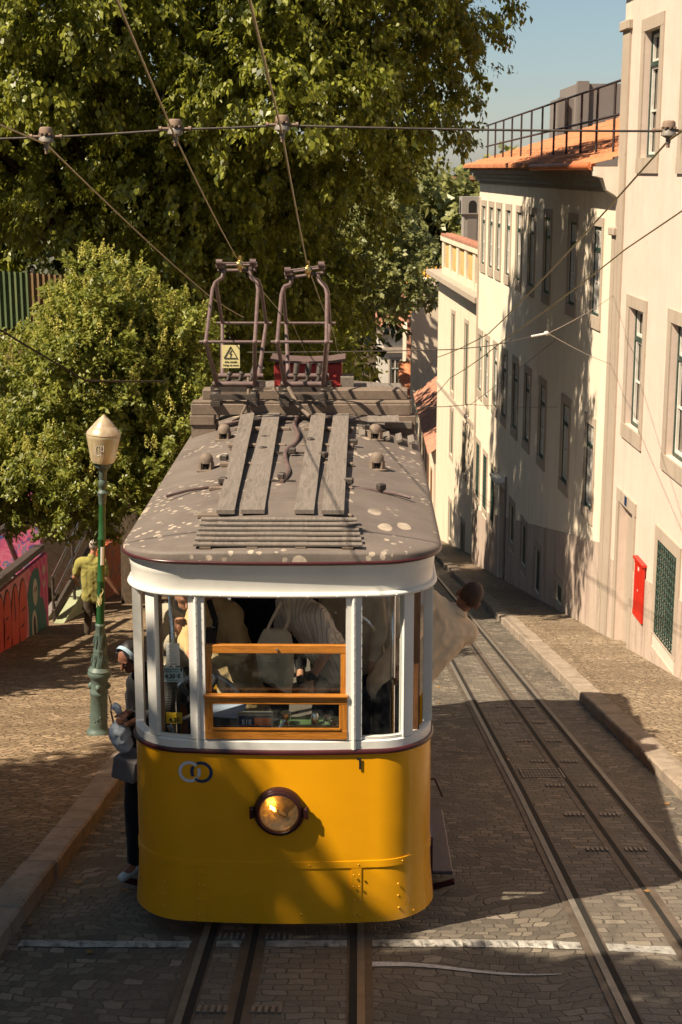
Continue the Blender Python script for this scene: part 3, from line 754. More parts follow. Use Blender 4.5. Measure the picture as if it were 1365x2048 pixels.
m = MB(); FB.box(m, 2.38, 2.65, -8, 4.25, -.05, .03); FB.box(m, 2.3, 2.72, 4.25, 4.40, -.05, .09, .02); FB.box(m, 20.8, 21.07, -8.4, 4.6, -.05, .026); m.each('corner_stone', M['stone'], rB)
m = MB()
for z0, z1, o in ((5.0, 5.08, .03), (5.08, 5.20, .12), (5.20, 5.30, .20), (5.30, 5.42, .32)): FB.box(m, 2.62, 21.1, z0, z1, -.3, o)
m.build('cornice', M['stone_grey'], rB)
m = MB(); m.prism([(0, 5.46), (.46, 5.46), (.44, 5.30), (.30, 5.26), (.22, 5.05), (.10, 4.98), (0, 4.9)], FB.P(2.30, 0, 0), FB.n, (0, 0, 1), .32); m.build('bracket', M['white_stone'], rB)
m = MB(); tiles(FB, m, 2.4, 21.15, 5.48, .50, 5.0, .30); m.build('roof', M['tile'], rB)
m = MB(); FB.box(m, 2.5, 21.1, 5.42, 5.47, -.3, .44); m.tube([FB.P(2.5, 5.47, .47), FB.P(9, 5.46, .47)], .075, 10); m.build('gutter', M['gutter'], rB, 60)
m = MB()
for i in range(13):
    a = 2.2 + i * 1.55; m.tube([FB.P(a, 5.6, -.18), FB.P(a, 7.05 - .018 * a, -.18)], .026, 6)
for z in (7.05, 6.45): m.tube([FB.P(1.9, z - .035, -.18), FB.P(21.2, z - .38, -.18)], .024, 6)
rl = tag(m.build('roof_railing', M['iron'], rB), 'thin rusty iron railing along the roof edge')
# grey roof house behind
m = MB(); m.box((8.75, 40.5, 4), (2.9, 4, 8.0)); m.box((7.5, 38.6, 4.05), (.35, .4, 8.05)); m.box((7.05, 40, 3.8), (.5, 2, 7.55)); m.box((6.9, 38.95, 3.8), (.2, .2, 7.6))
gh = tag(m.build('rooftop_block', M['render_grey'], None, origin=(8.7, 40.5, 0)), 'plain grey rooftop block standing behind the orange tiled roof', 'building')

# --- building C further down, with balustraded terrace and turret
FC = Face((4.60, 37.6), (-.066, .998))
rC = empty('terrace_building', FC.P(5, -8), 'narrow cream building with balustraded roof terrace and small grey arched turret', 'building')
HC = []
for a in (1.7, 4.6, 8.2): HC += [(a - .4, a + .4, -2.7, .2), (a - .4, a + .4, -5.1, -3.4), (a - .4, a + .4, -8.4, -6.9)]
m = MB(); holed_wall(FC, m, 0, 13, -14, 1.2, HC); m.add([FC.P(0, -14), FC.P(0, 1.2), FC.P(0, 1.2, -9), FC.P(0, -14, -9)], [(0, 1, 2, 3)])
m.add([FC.P(13, -14), FC.P(13, 1.2), FC.P(13, 1.2, -9), FC.P(13, -14, -9)], [(0, 1, 2, 3)]); m.add([FC.P(0, 1.2), FC.P(13, 1.2), FC.P(13, 1.2, -9), FC.P(0, 1.2, -9)], [(0, 1, 2, 3)])
m.build('wall', M['plaster_c'], rC)
for h in HC: window(FC, rC, *h, lint=.15, sill=.18, jamb=.12, shutter=True)
m = MB(); FC.box(m, -.35, 13.2, 1.2, 1.34, -.4, .28); FC.box(m, -.5, 13.3, 1.34, 1.52, -.4, .48); FC.box(m, -.25, 13, -3.05, -2.9, -.1, .07); m.build('cornice', M['stone'], rC)
m = MB()
for a in (0, 2.1, 4.2, 6.3, 8.4, 10.5): FC.box(m, a, a + .55, 1.52, 2.75, -.1, .12)
FC.box(m, -.05, 11.1, 1.52, 1.75, -.08, .10); FC.box(m, -.1, 11.2, 2.75, 2.92, -.14, .17); FC.box(m, -.02, .25, 1.52, 2.92, -2.6, .13)
bl = m.build('balustrade', M['plaster_c'], rC)
m = MB()
for a in (.75, 2.85, 4.95, 7.05, 9.15):
    for k in range(4): m.lathe([(.05, 0), (.10, .25), (.06, .5), (.10, .75), (.05, .98)], FC.P(a + k * .36, 1.76, 0), 8)
m.each('baluster', M['far_yellow'], bl, 60)
m = MB(); tiles(FC, m, -.1, 11, 2.96, .18, .4, .05); m.build('terrace_edge', M['tile_old'], rC)
TA, TO = 8.5, -.62
m = MB(); m.box(FC.P(TA, 3.0, TO), (.62, .62, 1.7), FC.rot()); m.box(FC.P(TA, 4.13, TO), (.78, .78, .62), FC.rot())
tr = m.build('turret', M['stone_grey'], rC)
m = MB()
for (du, axis) in ((0, 0), (1, 1)):
    arc = [(-.15, 0)] + [(.15 * math.cos(t), .3 + .15 * math.sin(t)) for t in np.linspace(PI, 0, 9)] + [(.15, 0)]
    if axis == 0: m.prism(arc, FC.P(TA - .392, 3.86, TO), -FC.n, (0, 0, 1), -.02)
    else: m.prism(arc, FC.P(TA, 3.86, TO + .392), FC.d, (0, 0, 1), -.02)
m.each('arch', M['groove'], tr)
m = MB(); m.box(FC.P(TA - .315, 3.1, TO), (.34, .03, 1.1), FC.rot()); m.build('turret_panel', M['render_grey'], tr)
# strip between B and C: rough party wall and scribbled white end wall
FG = Face((4.42, 36.1), (-.02, 1.0))
rG = empty('party_wall', FG.P(0, -6), 'narrow rough party wall with black scribbles on white paint low down', 'wall')
m = MB(); m.box((4.62, 36.85, -6), (.45, 1.4, 10.6)); m.build('wall', M['plaster_c'], rG)
m = MB(); m.box((4.385, 36.6, -6.0), (.05, .9, 2.6)); pw = m.build('white_patch', M['win_white'], rG)
m = MB(); rr = random.Random(5)
for k in range(16):
    y = 36.25 + rr.random() * .6; z = -6.9 + rr.random() * 1.9; pts = [(4.352, y, z)]
    for q in range(4): y += rr.uniform(-.12, .12); z += rr.uniform(-.14, .14); pts.append((4.352, min(37, max(36.2, y)), z))
    m.tube(pts, .022, 4)
m.build('scribble', M['ink'], pw)

# --- low houses and the far facade at the bottom of the street
rF = empty('low_house', (4.4, 60, -11), 'low white house with a long weathered red tile roof and plastered chimney block', 'building')
m = MB(); m.box((6.2, 64.5, -9.8), (4.6, 18, 6.2)); m.build('wall', M['plaster_c'], rF)
FF = Face((3.88, 55.5), (0, 1)); m = MB(); tiles(FF, m, -.2, 18.2, -6.9, .25, 2.4, .75, .3); m.build('roof', M['tile_old'], rF)
m = MB()
for y in (57, 60, 63, 66, 69): m.box((3.88, y, -8.6), (.06, .8, 1.5))
m.each('window', M['wood_dark'], rF)
m = MB(); m.box((4.6, 78, -7), (1.9, 2.4, 12)); m.box((4.6, 78, -.95), (2.1, 2.6, .3)); ch = m.build('chimney', M['plaster_c'], rF)
rE2 = empty('tiled_house', (6, 84, -11), 'house with a bright yellow orange tile roof over red boarding, below the white house', 'building')
m = MB(); m.box((8, 86, -9), (9, 8, 9)); m.build('wall', M['plaster_c'], rE2)
FE = Face((11, 81.5), (-1, 0)); m = MB(); tiles(FE, m, 0, 7.5, -3.2, -.3, 3, .9, .35); m.build('roof', M['tile_yel'], rE2)
m = MB(); tiles(FE, m, 0, 7.5, -5.8, .3, .6, 4.0, .5); m.build('boarding', M['tile_old'], rE2)
m = MB(); tiles(FE, m, -1, 8, -8.0, 2.6, 2.9, .65, .35); m.build('lower_roof', M['tile'], rE2)
rE = empty('white_house', (5, 112, -17), 'white far house facing up the street with grey cornice and red tile roof', 'building')
FW = Face((9.5, 110), (-1, 0)); HW = [(1.6, 2.5, -11.9, -9.5), (4.0, 4.8, -12.6, -9.4), (5.6, 6.4, -12.6, -9.4)]
m = MB(); holed_wall(FW, m, -2, 7.4, -19, -7.4, HW); m.add([FW.P(7.4, -19), FW.P(7.4, -7.4), FW.P(7.4, -7.4, -9), FW.P(7.4, -19, -9)], [(0, 1, 2, 3)]); m.build('wall', M['white_wall'], rE)
for h in HW: window(FW, rE, *h)
m = MB(); FW.box(m, -2.2, 7.5, -8.9, -8.5, -.3, .25); FW.box(m, -2.3, 7.6, -7.4, -6.8, -.3, .5); FW.box(m, 3.1, 3.4, -19, -8.9, 0, .2); m.build('cornice', M['stone'], rE)
m = MB(); tiles(FW, m, -2.3, 7.6, -6.8, .6, 5, .55, .4); m.build('roof', M['tile_old'], rE)
# far across the valley
rY = empty('yellow_house', (15, 205, 0), 'far yellow house with arcade of small arches beside the tree edge', 'building')
m = MB(); m.box((16.4, 208, 0), (8, 8, 8)); m.box((11.4, 209, -1.5), (4.5, 8, 6)); m.build('wall', M['far_yellow'], rY)
m = MB()
for k in range(4): m.prism([(-.4, 0), (.4, 0), (.4, 1), (0, 1.5), (-.4, 1)], (14.6 + k * 1.3, 203.98, -.5), (1, 0, 0), (0, 0, 1), .05)
m.each('window', M['groove'], rY)
m = MB(); m.box((16.4, 205, 4.25), (8.6, 10, .5)); m.box((11.4, 207, 1.75), (5, 9, .5)); m.build('roof', M['tile_old'], rY)
m = MB(); m.box((16.5, 203, 2.2), (4.5, 2.2, .3)); m.build('canopy', M['c_blue'], rY)
rP = empty('brown_house', (6, 200, -4), 'far brownish pink house half hidden behind dark trees', 'building')
m = MB(); m.box((7.5, 203, -3), (8, 8, 7)); m.build('wall', M['far_pink'], rP)
m = MB(); m.box((7.5, 203, .7), (8.6, 8.6, .5)); m.build('roof', M['tile_old'], rP)
m = MB()
for k in range(4): m.box((4.8 + k * 1.7, 198.96, -2.6), (.7, .05, 1.2))
m.each('window', M['groove'], rP)

# ------------------------------------------------------------------ left side: mural walls, stair, terrace fence
rm = empty('mural_wall', (-5.6, 16, -3.1), 'pink painted panel with red bubble lettering and a dark green hooded figure', 'wall')
m = MB(); P = [(14.0, -3.0 + .55 - .35), (18.2, -3.55), (18.35, -1.87), (14.0, -1.55)]
def panel(mb_, pts, x, t=.08): return mb_.prism(pts, (x, 0, 0), (0, 1, 0), (0, 0, 1), t)   # faces +x
panel(m, [(11.0, -2.3), (18.2, -3.55), (18.36, -1.88), (11.0, -1.3)], -5.60)
b = NB('mural_pink'); co = b.co(); zz = b.n('ShaderNodeSeparateXYZ'); b.l(co, zz.inputs[0])
cc = b.mix(b.rampv(zz.outputs[1], 0.3, 2.3), (.60, .20, .20), (.55, .035, .17)); wvx = b.n('ShaderNodeTexWave', wave_type='RINGS'); wvx.inputs['Scale'].default_value = 1.2; wvx.inputs['Distortion'].default_value = 3; b.l(co, wvx.inputs[0])
cc = b.mix(b.math('MULTIPLY', b.rampv(wvx.outputs['Fac'], .75, .9), .5), cc, (.62, .32, .30)); b.col(b.mix(b.math('MULTIPLY', b.noise(co, 5, 5), .35), cc, (.2, .06, .06))); M['mural_pink'] = b.set(.75)
panel_o = m.build('panel', M['mural_pink'], rm)
def bubble(pts, x, t): 
    mm = MB(); panel(mm, pts, x, t); return mm
def oval(cy, cz, ry, rz, n=20, tilt=0): return [(cy + ry * math.cos(a) + tilt * rz * math.sin(a), cz + rz * math.sin(a)) for a in np.linspace(0, 2 * PI, n, endpoint=False)]
M['g_red'] = plain('graffiti_red', (.50, .045, .018), .6, 0, .12, 3); M['g_teal'] = plain('graffiti_teal', (.012, .105, .085), .6, 0, .2, 3); M['g_cream'] = plain('graffiti_cream', (.46, .40, .31), .6, 0, .1)
M['g_dark'] = plain('graffiti_outline', (.03, .008, .012), .6, 0, .1)
let = MB(); out = MB(); cut = MB()
def zc(y): return -1.48 - .08 * (y - 11) / 7.3 * 7.3 - .0 * y
for k, y in enumerate((14.35, 14.85, 15.45, 16.05)):
    zc_ = -2.30 - .105 * (y - 14.35)
    for (mm, e, x, t) in ((out, .05, -5.52, .006), (let, 0, -5.514, .006)):
        panel(mm, oval(y, zc_, .30 + e, .66 + e, 18, .12), x, t)
for (y, z, a, b_) in ((14.85, -2.15, .10, .02), (14.85, -2.5, .10, .02), (15.45, -2.1, .03, .3), (16.1, -2.35, .16, .02), (16.0, -2.62, .15, .02)): panel(cut, oval(y, z, a, b_, 12), -5.508, .004)
out.build('lettering_outline', M['g_dark'], rm); lt = let.build('lettering', M['g_red'], rm); cut.build('lettering_line', M['g_dark'], lt)
m = MB(); panel(m, [(16.5, -3.24)] + [(16.55, -2.5), (16.5, -2.2), (16.75, -1.98), (17.0, -1.9), (17.25, -1.88), (17.5, -1.98), (17.62, -2.3), (17.5, -2.5), (17.8, -2.65), (18.0, -3.0), (18.1, -3.52)], -5.52, .006); fg = m.build('painted_figure', M['g_teal'], rm)
m = MB(); panel(m, oval(17.12, -2.32, .2, .26), -5.514, .005); panel(m, oval(16.95, -2.95, .22, .33), -5.514, .005); f2 = m.build('painted_face', M['g_cream'], fg)
m = MB(); panel(m, oval(17.1, -2.28, .03, .05, 10), -5.509, .004); panel(m, oval(17.22, -2.27, .03, .05, 10), -5.509, .004); panel(m, oval(16.95, -2.95, .1, .22), -5.509, .004); m.build('painted_eye', M['g_dark'], f2)
m = MB()
for y in (17.9, 18.05): panel(m, oval(y, -2.12, .05, .09, 10), -5.52, .006); 
panel(m, oval(17.95, -2.38, .06, .08, 10), -5.52, .006); m.build('painted_mark', M['g_cream'], rm)
m = MB(); m.bar((-5.66, 11, -1.18), (-5.66, 18.4, -1.78), .16, .12); m.bar((-5.66, 11, -.4), (-5.9, 18.6, -1.1), .1, .1); m.build('coping', M['darkmetal'], rm)
# maroon pipe rail behind
rr_ = empty('pipe_railing', (-6.2, 18, -2), 'dull maroon pipe railing rising behind the pink mural panel', 'railing')
m = MB(); m.tube([(-6.05, 18.3, -2.2), (-6.5, 17.6, -.2)], .05, 8); m.tube([(-6.1, 19.5, -1.6), (-7.5, 19.5, -.9)], .04, 8); m.tube([(-6.1, 19.5, -1.1), (-7.5, 19.5, -.2)], .04, 8); m.build('rail', M['maroon_dull'], rr_)
rs = empty('garden_stair', (-5.9, 20, -3.9), 'dark garden stair with pale tube handrails between the two mural walls', 'stair')
m = MB()
for k in range(7): m.box((-6.0 - k * .28, 19.6 + k * .1, -3.55 + k * .17), (.5, 1.6, .17))
m.build('steps', M['render_grey'], rs)
m = MB()
for dz in (0, .42): m.tube([(-5.55, 18.9, -2.95 + dz), (-5.2, 21.6, -1.95 + dz * 1.1)], .032, 8)
m.build('handrail', M['steel'], rs)
m = MB()
for t in (0, .5, 1): m.tube([(-5.56 + t * .34, 18.95 + t * 2.6, -3.6 - t * .5), (-5.56 + t * .34, 18.95 + t * 2.6, -2.5 + t * 1.0)], .035, 6)
m.bar((-5.56, 18.9, -3.3), (-5.25, 21.6, -2.6), .06, .2); m.build('post', M['darkmetal'], rs)
rp = empty('planter_wall', (-5.4, 20.5, -3.9), 'low sloping pale green wall with a dark scribble beside the stair', 'wall')
m = MB(); panel(m, [(18.3, -3.7), (22.4, -4.5), (22.6, -3.3), (18.6, -3.42)], -5.52, .2); pn = m.build('panel', plain('pale_green_wall', (.30, .32, .19), .85, 0, .2, 3, .003, 30), rp)
m = MB(); rr = random.Random(3)
for k in range(9):
    y, z = 20.8 + rr.random() * .7, -3.65 + rr.uniform(-.22, .22); pts = [(-5.305, y, z)]
    for q in range(4): y += rr.uniform(-.2, .2); z += rr.uniform(-.18, .18); pts.append((-5.305, y, z))
    m.tube(pts, .022, 4)
m.build('scribble', M['ink'], pn)
b = NB('mural_flame'); co = b.co(scale=(1, 1.6, .7)); f = b.noise(co, 1.6, 3, .6, 2.2)
b.col(b.ramp(f, [(.32, (.02, .12, .12)), (.42, (.30, .10, .03)), (.50, (.52, .13, .02)), (.58, (.42, .05, .03)), (.66, (.06, .16, .14)), (.75, (.34, .22, .08))])); M['mural_flame'] = b.set(.8)
m = MB(); panel(m, [(22.7, -4.6), (34, -6.6), (34, -4.6), (22.9, -3.0)], -5.55, .2); tag(m.build('flame_mural_wall', M['mural_flame'], None, origin=(-5.5, 27, -5)), 'garden wall painted in flowing orange red and teal shapes, beyond the man in green', 'wall')
b = NB('mural_mixed'); co = b.co(scale=(1.2, 1, 1.4)); f = b.noise(co, 1.8, 3, .6, 2.5)
b.col(b.ramp(f, [(.32, (.03, .05, .16)), (.45, (.40, .06, .14)), (.52, (.50, .12, .18)), (.6, (.05, .10, .22)), (.7, (.42, .16, .06))])); M['mural_mixed'] = b.set(.8)
m = MB(); m.box((-8.2, 20.6, -1.6), (4.2, .25, 2.6)); tag(m.build('garden_wall', M['mural_mixed'], None, origin=(-8.2, 20.6, -2.9)), 'pink and blue graffiti wall at the far left behind the pipe railing', 'wall')
# retaining wall and corrugated fence
m = MB(); m.box((-9.2, 30.6, -.9), (5.2, .8, 4.3), None, .03); tag(m.build('retaining_wall', mat_plaster('old_wall', (.20, .13, .07), (.08, .055, .03), .8), None, origin=(-9.2, 30.6, -3)), 'dark stained retaining wall below the green corrugated fence', 'wall')
b = NB('fence_green'); co = b.co(); xx = b.n('ShaderNodeSeparateXYZ'); b.l(co, xx.inputs[0])
cc = b.ramp(b.noise(b.co(scale=(3, 1, .25)), 2.5, 5, .65), [(.3, (.045, .07, .028)), (.6, (.08, .11, .045)), (.75, (.15, .12, .05))]); cc = b.mix(b.rampv(xx.outputs[0], -1.25, -1.55), cc, (.15, .095, .045)); b.col(cc); M['fence_green'] = b.set(.55)
rf = empty('corrugated_fence', (-8.2, 30.1, 1.25), 'green and rusty corrugated metal fence on top of the old retaining wall', 'fence')
m = MB(); n = 130; x0, x1 = -11.2, -6.3
ring0 = [(x0 + (x1 - x0) * i / n, 30.1 + .03 * math.sin(i * PI / 2), 1.27) for i in range(n + 1)]; ring1 = [(p[0], p[1], 2.95 - .07 * (p[0] - x0)) for p in ring0]
m.loft([ring0, ring1], False, False); m.build('sheet', M['fence_green'], rf)
m = MB()
for x in (-9.6, -8.1, -7.1): m.box((x, 30.2, 2.0), (.08, .08, 1.7))
m.build('post', M['darkmetal'], rf)
# ------------------------------------------------------------------ the yellow funicular tram
T = empty('funicular_tram', (0, 4, 0), 'yellow and white funicular tram with brown roof and round headlight', 'tram')
W0, RC, BOW, TL = 1.075, .42, .035, 8.3
AF = W0 - RC; ARC = RC * PI / 2
def OL(u, off=0.0):
    """point of the car outline: u = distance along it from the front centre, + to the right; off outwards"""
    sg = 1 if u >= 0 else -1; a = abs(u)
    if a <= AF:
        k = a / AF; x, y, nx, ny = a, -BOW * (1 - k * k), -2 * BOW * 0 + .06 * k, -1.0
    elif a <= AF + ARC:
        t = (a - AF) / RC; x, y, nx, ny = AF + RC * math.sin(t), RC - RC * math.cos(t), math.sin(t), -math.cos(t)
    else:
        x, y, nx, ny = W0, RC + a - AF - ARC, 1.0, 0.0
    l = math.hypot(nx, ny)
    return Vector((sg * (x + nx / l * off), y + ny / l * off, 0))
UF = AF + ARC                                   # where the side begins
def urange(u0, u1, n=None):
    n = n or max(2, int(abs(u1 - u0) / .05)); return [u0 + (u1 - u0) * i / n for i in range(n + 1)]
def band(m, us, prof, back=.03, closed=True):
    """profile [(z, off)...] swept along the outline, closed behind at depth back"""
    rings = []
    for u in us:
        pr = [OL(u, o) + Vector((0, 0, z)) for z, o in prof]
        if closed: pr += [OL(u, -back) + Vector((0, 0, z)) for z in (prof[-1][0], prof[0][0])]
        rings.append(pr)
    return m.loft(rings, cap=True, closed=closed)
USIDE = UF + TL - RC
DOOR0, DOOR1 = UF + .10, UF + .95              # open platform entrance on both sides
allu = sorted(set([round(x, 4) for x in urange(-UF - .06, UF + .06, 64)]))
def side_us(sg): return [sg * (UF + .95 + i * (USIDE - UF - .95) / 10) for i in range(11)]
# yellow apron, belt strip, skirt
m = MB(); band(m, allu, [(.575, .006), (1.0, .004), (1.412, .0)], .04)
for sg in (1, -1): band(m, side_us(sg), [(.575, 0), (1.412, 0)], .04)
m.build('yellow_panel', M['yellow'], T, 50)
m = MB(); band(m, allu, [(.13, .036), (.20, .030), (.35, .014), (.548, .005)], .03)
for sg in (1, -1): band(m, side_us(sg), [(.05, .02), (.575, .0)], .03)
sk_ = m.build('skirt', M['yellow'], T, 50)
m = MB(); band(m, allu, [(.545, .006), (.546, .013), (.597, .011), (.598, .004)], .0); m.build('skirt_strip', M['yellow'], T, 50)
m = MB()
for x in (-.575, .535): band(m, urange(x - .036, x + .036, 3), [(.132, .041), (.20, .036), (.35, .021), (.540, .013)], .0)
m.each('skirt_strap', M['yellow'], T)
m = MB()
def rivet(x, z, off, r=.0085): 
    u = x if abs(x) <= AF else math.copysign(AF + RC * math.asin(min(1, (abs(x) - AF) / RC)), x); p = OL(u, off); q = OL(u, off + .01) - p
    m.lathe([(r, -.002), (r * .9, .004), (r * .4, .0065)], (p.x, p.y, z), 7, q)
for x in (-.595, -.555, .515, .555):
    for z in (.19, .30, .41, .50): rivet(x, z, .044 if z < .3 else .034)
for x, zs in ((-.25, (.20, .28, .36)), (.14, (.20, .28, .36)), (-.84, (.22, .31, .40)), (.83, (.22, .31, .40)), (-.7, (.165,)), (.7, (.165,)), (-.93, (.165,)), (.93, (.165,)), (-.62, (.15,))):
    for z in zs: rivet(x, z, .030 if z < .25 else .017)
for x in (-.85, -.5, -.15, .2, .55, .86): rivet(x, .571, .012, .006)
m.build('rivet', M['yellow'], sk_, 60)
# belt moulding and window zone
m = MB(); band(m, allu, [(1.408, .004), (1.411, .016), (1.428, .020), (1.442, .014), (1.444, .004)], .0)
for sg in (1, -1): band(m, side_us(sg), [(1.408, .004), (1.42, .018), (1.444, .004)], .0)
m.build('belt_moulding', M['maroon'], T, 60)
m = MB(); band(m, allu, [(1.444, .0), (1.500, .0), (1.512, -.02)], .06)
for sg in (1, -1): band(m, side_us(sg), [(1.444, 0), (1.52, 0)], .06)
m.build('sill', M['white'], T, 40)
UPIL = [(-1.325, .055), (-.925, .042), (-.575, .055), (.515, .055), (.915, .042), (1.325, .05)]
def pillar(u, hw, z0=1.512, z1=2.575, d=.06, bead=False, name='pillar', mat='white'):
    m = MB(); band(m, urange(u - hw, u + hw, 4), [(z0, 0.0), (z1, 0.0)], d)
    if bead: p = OL(u, .008); m.tube([(p.x, p.y, z0 - .065), (p.x, p.y, z1)], .016, 8)
    return m.build(name, M[mat], T, 40)
for u, hw in UPIL: pillar(u, hw, bead=abs(u) < .7)
for sg in (1, -1):
    for k in range(6):
        u = sg * (UF + .99 + k * (USIDE - UF - 1.05) / 5); pillar(u, .05, 1.44)
m = MB()
for k, (u, hw) in enumerate(UPIL[2:4]):
    for i in range(13): p = OL(u, .024); m.lathe([(.0055, -.002), (.004, .003), (.001, .005)], (p.x, p.y, 1.53 + i * .083), 6, (0, -1, 0))
m.build('pillar_screw', M['white'], T)
# fascia
m = MB(); fp = [(2.575, .0), (2.69, .0), (2.70, .006), (2.735, .010), (2.80, .016)]
band(m, allu, fp, .03)
for sg in (1, -1): band(m, [sg * (UF + .055 + i * (USIDE - UF) / 12) for i in range(13)], [(2.575, .0), (2.70, .0), (2.80, .014)], .03)
fa = m.build('fascia', M['white'], T, 50)
m = MB(); au = [-UF - 3] + allu + [UF + 3]
band(m, allu, [(2.555, .004), (2.558, .022), (2.572, .030), (2.588, .022), (2.592, .004)], .0)
for sg in (1, -1): band(m, [sg * (UF + .06), sg * (UF + 3), sg * USIDE], [(2.555, .004), (2.558, .022), (2.572, .030), (2.588, .022), (2.592, .004)], .0)
m.build('fascia_bead', M['white'], fa, 60)
m = MB()
for i in range(11):
    u = -1.0 + i * .2; p = OL(u, .030); m.lathe([(.007, -.003), (.005, .004), (.001, .006)], (p.x, p.y, 2.571), 6, OL(u, 1) - OL(u, 0))
m.build('fascia_screw', M['white'], fa)
# roof: cambered, drooping at both ends
def roof_z(x, y):
    e = .060; yy = max(0.0, min(1.0, (y + e) / 1.15)); y2 = max(0.0, min(1.0, (TL + e - y) / 1.3)); c = math.sin(yy * PI / 2) ** .8 * math.sin(y2 * PI / 2) ** .8
    k = max(0, 1 - (abs(x) / 1.135) ** 2.2)
    return 2.836 + .19 * k * (.30 + .70 * c)
E_ = .052
outer = [OL(u, E_) for u in urange(-UF - .01, UF + .01, 48)]
ysr = [RC + .01 + i * (TL - 2 * RC) / 16 for i in range(1, 17)]
outline = [Vector((p.x, p.y, 0)) for p in outer] + [Vector((W0 + E_, y, 0)) for y in ysr] + [Vector((p.x, TL - p.y, 0)) for p in reversed(outer)] + [Vector((-W0 - E_, y, 0)) for y in reversed(ysr)]
ctr = Vector((0, TL / 2, 0)); rings = []
def inset(p, f):
    # shrink towards the roof's long middle line
    cy = min(max(p.y, .9), TL - .9); c = Vector((0, cy, 0)); return c + (p - c) * f
for f in (1.0, .995, .97, .92, .82, .68, .5, .3, .12, .0):
    r = []
    for p in outline:
        q = inset(p, f); z = roof_z(q.x, q.y) - (.020 if f == 1.0 else .004 if f == .995 else 0); r.append(Vector((q.x, q.y, z)))
    rings.append(r)
m = MB(); m.loft([[Vector((p.x, p.y, 2.812)) for p in outline]] + rings, False); m.build('roof', M['roof'], T, 60)
m = MB(); allo = [-(UF + 4.0)] + allu + [UF + 4.0]
band(m, allo, [(2.796, .020), (2.797, .054), (2.806, .062), (2.816, .061), (2.822, .050)], -.012); m.build('roof_moulding', M['maroon'], T, 60)
m = MB(); m.loft([[Vector((inset(p, f).x, inset(p, f).y, 2.79)) for p in outline] for f in (.985, .5, .0)], False); m.build('ceiling', M['white_in'], T)

# roof walkway planks and their bearers
wk = None
pl = [(-.475, -.345, -.600, -.470), (-.300, -.130, -.385, -.225), (.085, .225, .085, .225), (.280, .440, .300, .450)]
for i, (a0, a1, b0, b1) in enumerate(pl):
    m = MB(); y0, y1 = .56, 4.55 + .06 * i; z0, z1 = 3.005, 3.075; t = .03
    n_ = 8; rings = []
    for k in range(n_ + 1):
        f = k / n_; y = y0 + (y1 - y0) * f; z = z0 + (z1 - z0) * f + .004 * math.sin(k * 1.7 + i); l = a0 + (b0 - a0) * f; r_ = a1 + (b1 - a1) * f
        rings.append([(l, y, z), (r_, y, z), (r_, y, z + t), (l, y, z + t)])
    m.loft(rings); m.build('walkway_plank', M['plank'], T)
m = MB()
for y in (.62, 1.5, 2.4, 3.2, 4.0):
    for x0, x1 in ((-.62, -.10), (.03, .50)):
        z = 2.99 + (y - .56) * .0175; m.box(((x0 + x1) / 2, y, z - .012), (x1 - x0, .055, .032), None, .006)
        for x in (x0 + .05, x1 - .05): m.box((x, y, z - .04), (.06, .05, .05))
m.each('walkway_bearer', M['beam'], T)
# front grille of slats
m = MB(); rz = lambda y: roof_z(.3, y) + .045
for i in range(6):
    y = -.005 + i * .088; m.box((-.005 - i * .003, y, 2.925 + i * .0145), (1.155 - i * .010, .046, .018), Matrix.Rotation(R(6), 3, 'X'), .003)
gr = m.build('roof_slats', M['plank'], T)
m = MB()
for x in (-.50, -.18, .15, .47): m.bar((x, -.03, 2.885), (x, .46, 2.965), .075, .05)
m.each('slat_foot', M['beam'], gr)
# ventilators
def vent(x, y):
    z = roof_z(x, y) - .012; m = MB()
    m.lathe([(.085, 0), (.088, .014), (.062, .020)], (x, y, z), 20)
    v = m.build('ventilator', M['beam'], T, 40); m = MB()
    for a in (0, 1, 2):
        t = R(-90 + 60 + a * 120); m.box((x + .052 * math.cos(t), y + .052 * math.sin(t), z + .045), (.022, .05, .07), Matrix.Rotation(t, 3, 'Z'))
    m.lathe([(.0, .155), (.030, .150), (.050, .132), (.059, .105), (.060, .072), (.050, .072), (.046, .10), (.0, .12)][::-1], (x, y, z), 20); m.build('ventilator_cap', M['beam'], v, 50)
    m = MB(); m.lathe([(.040, .012), (.040, .075)], (x, y, z), 12); m.build('ventilator_core', M['groove'], v)
for x, y in ((-.71, 3.88), (-.735, 2.45), (.70, 3.90), (.70, 2.47)): vent(x, y)
# roof cable and clamps
m = MB(); pts = []
for k in range(26):
    f = k / 25; pts.append((-.03 + .035 * math.sin(f * 13) - .03 * (1 - f) , 1.55 + f * 3.2, 3.03 + .03 * f + .012 * math.sin(f * 21)))
m.tube(pts, .020, 7)
m.tube([(-.95, 1.45, 2.94), (-.80, 1.55, 2.965), (-.62, 1.60, 2.985), (-.5, 1.62, 3.0)], .012, 6); m.tube([(.47, 1.55, 2.99), (.65, 1.55, 2.975), (.85, 1.5, 2.95), (.95, 1.47, 2.93)], .014, 6)
m.tube([(-.66, 3.9, 2.98), (-.55, 3.85, 3.02), (-.45, 3.9, 3.03)], .008, 5); m.tube([(-.66, 2.47, 2.97), (-.55, 2.6, 3.0)], .008, 5)
m.tube([(-.45, 4.65, 3.2), (-.48, 4.5, 3.09), (-.56, 4.3, 3.06), (-.75, 4.25, 3.03)], .016, 6); m.each('roof_cable', M['maroon_dull'], T, 60)
m = MB()
for x, y in ((-.52, 1.6), (-.06, 1.62), (.47, 1.56), (.72, 1.54), (-.02, 2.7), (-.28, 2.8), (.12, 3.2), (-.3, 3.35), (.5, 3.3), (.25, 2.55), (.62, 4.2), (-.6, 2.62)): m.box((x, y, roof_z(x, y) + .045), (.055, .07, .05), Matrix.Rotation(x * 3, 3, 'Z'), .008)
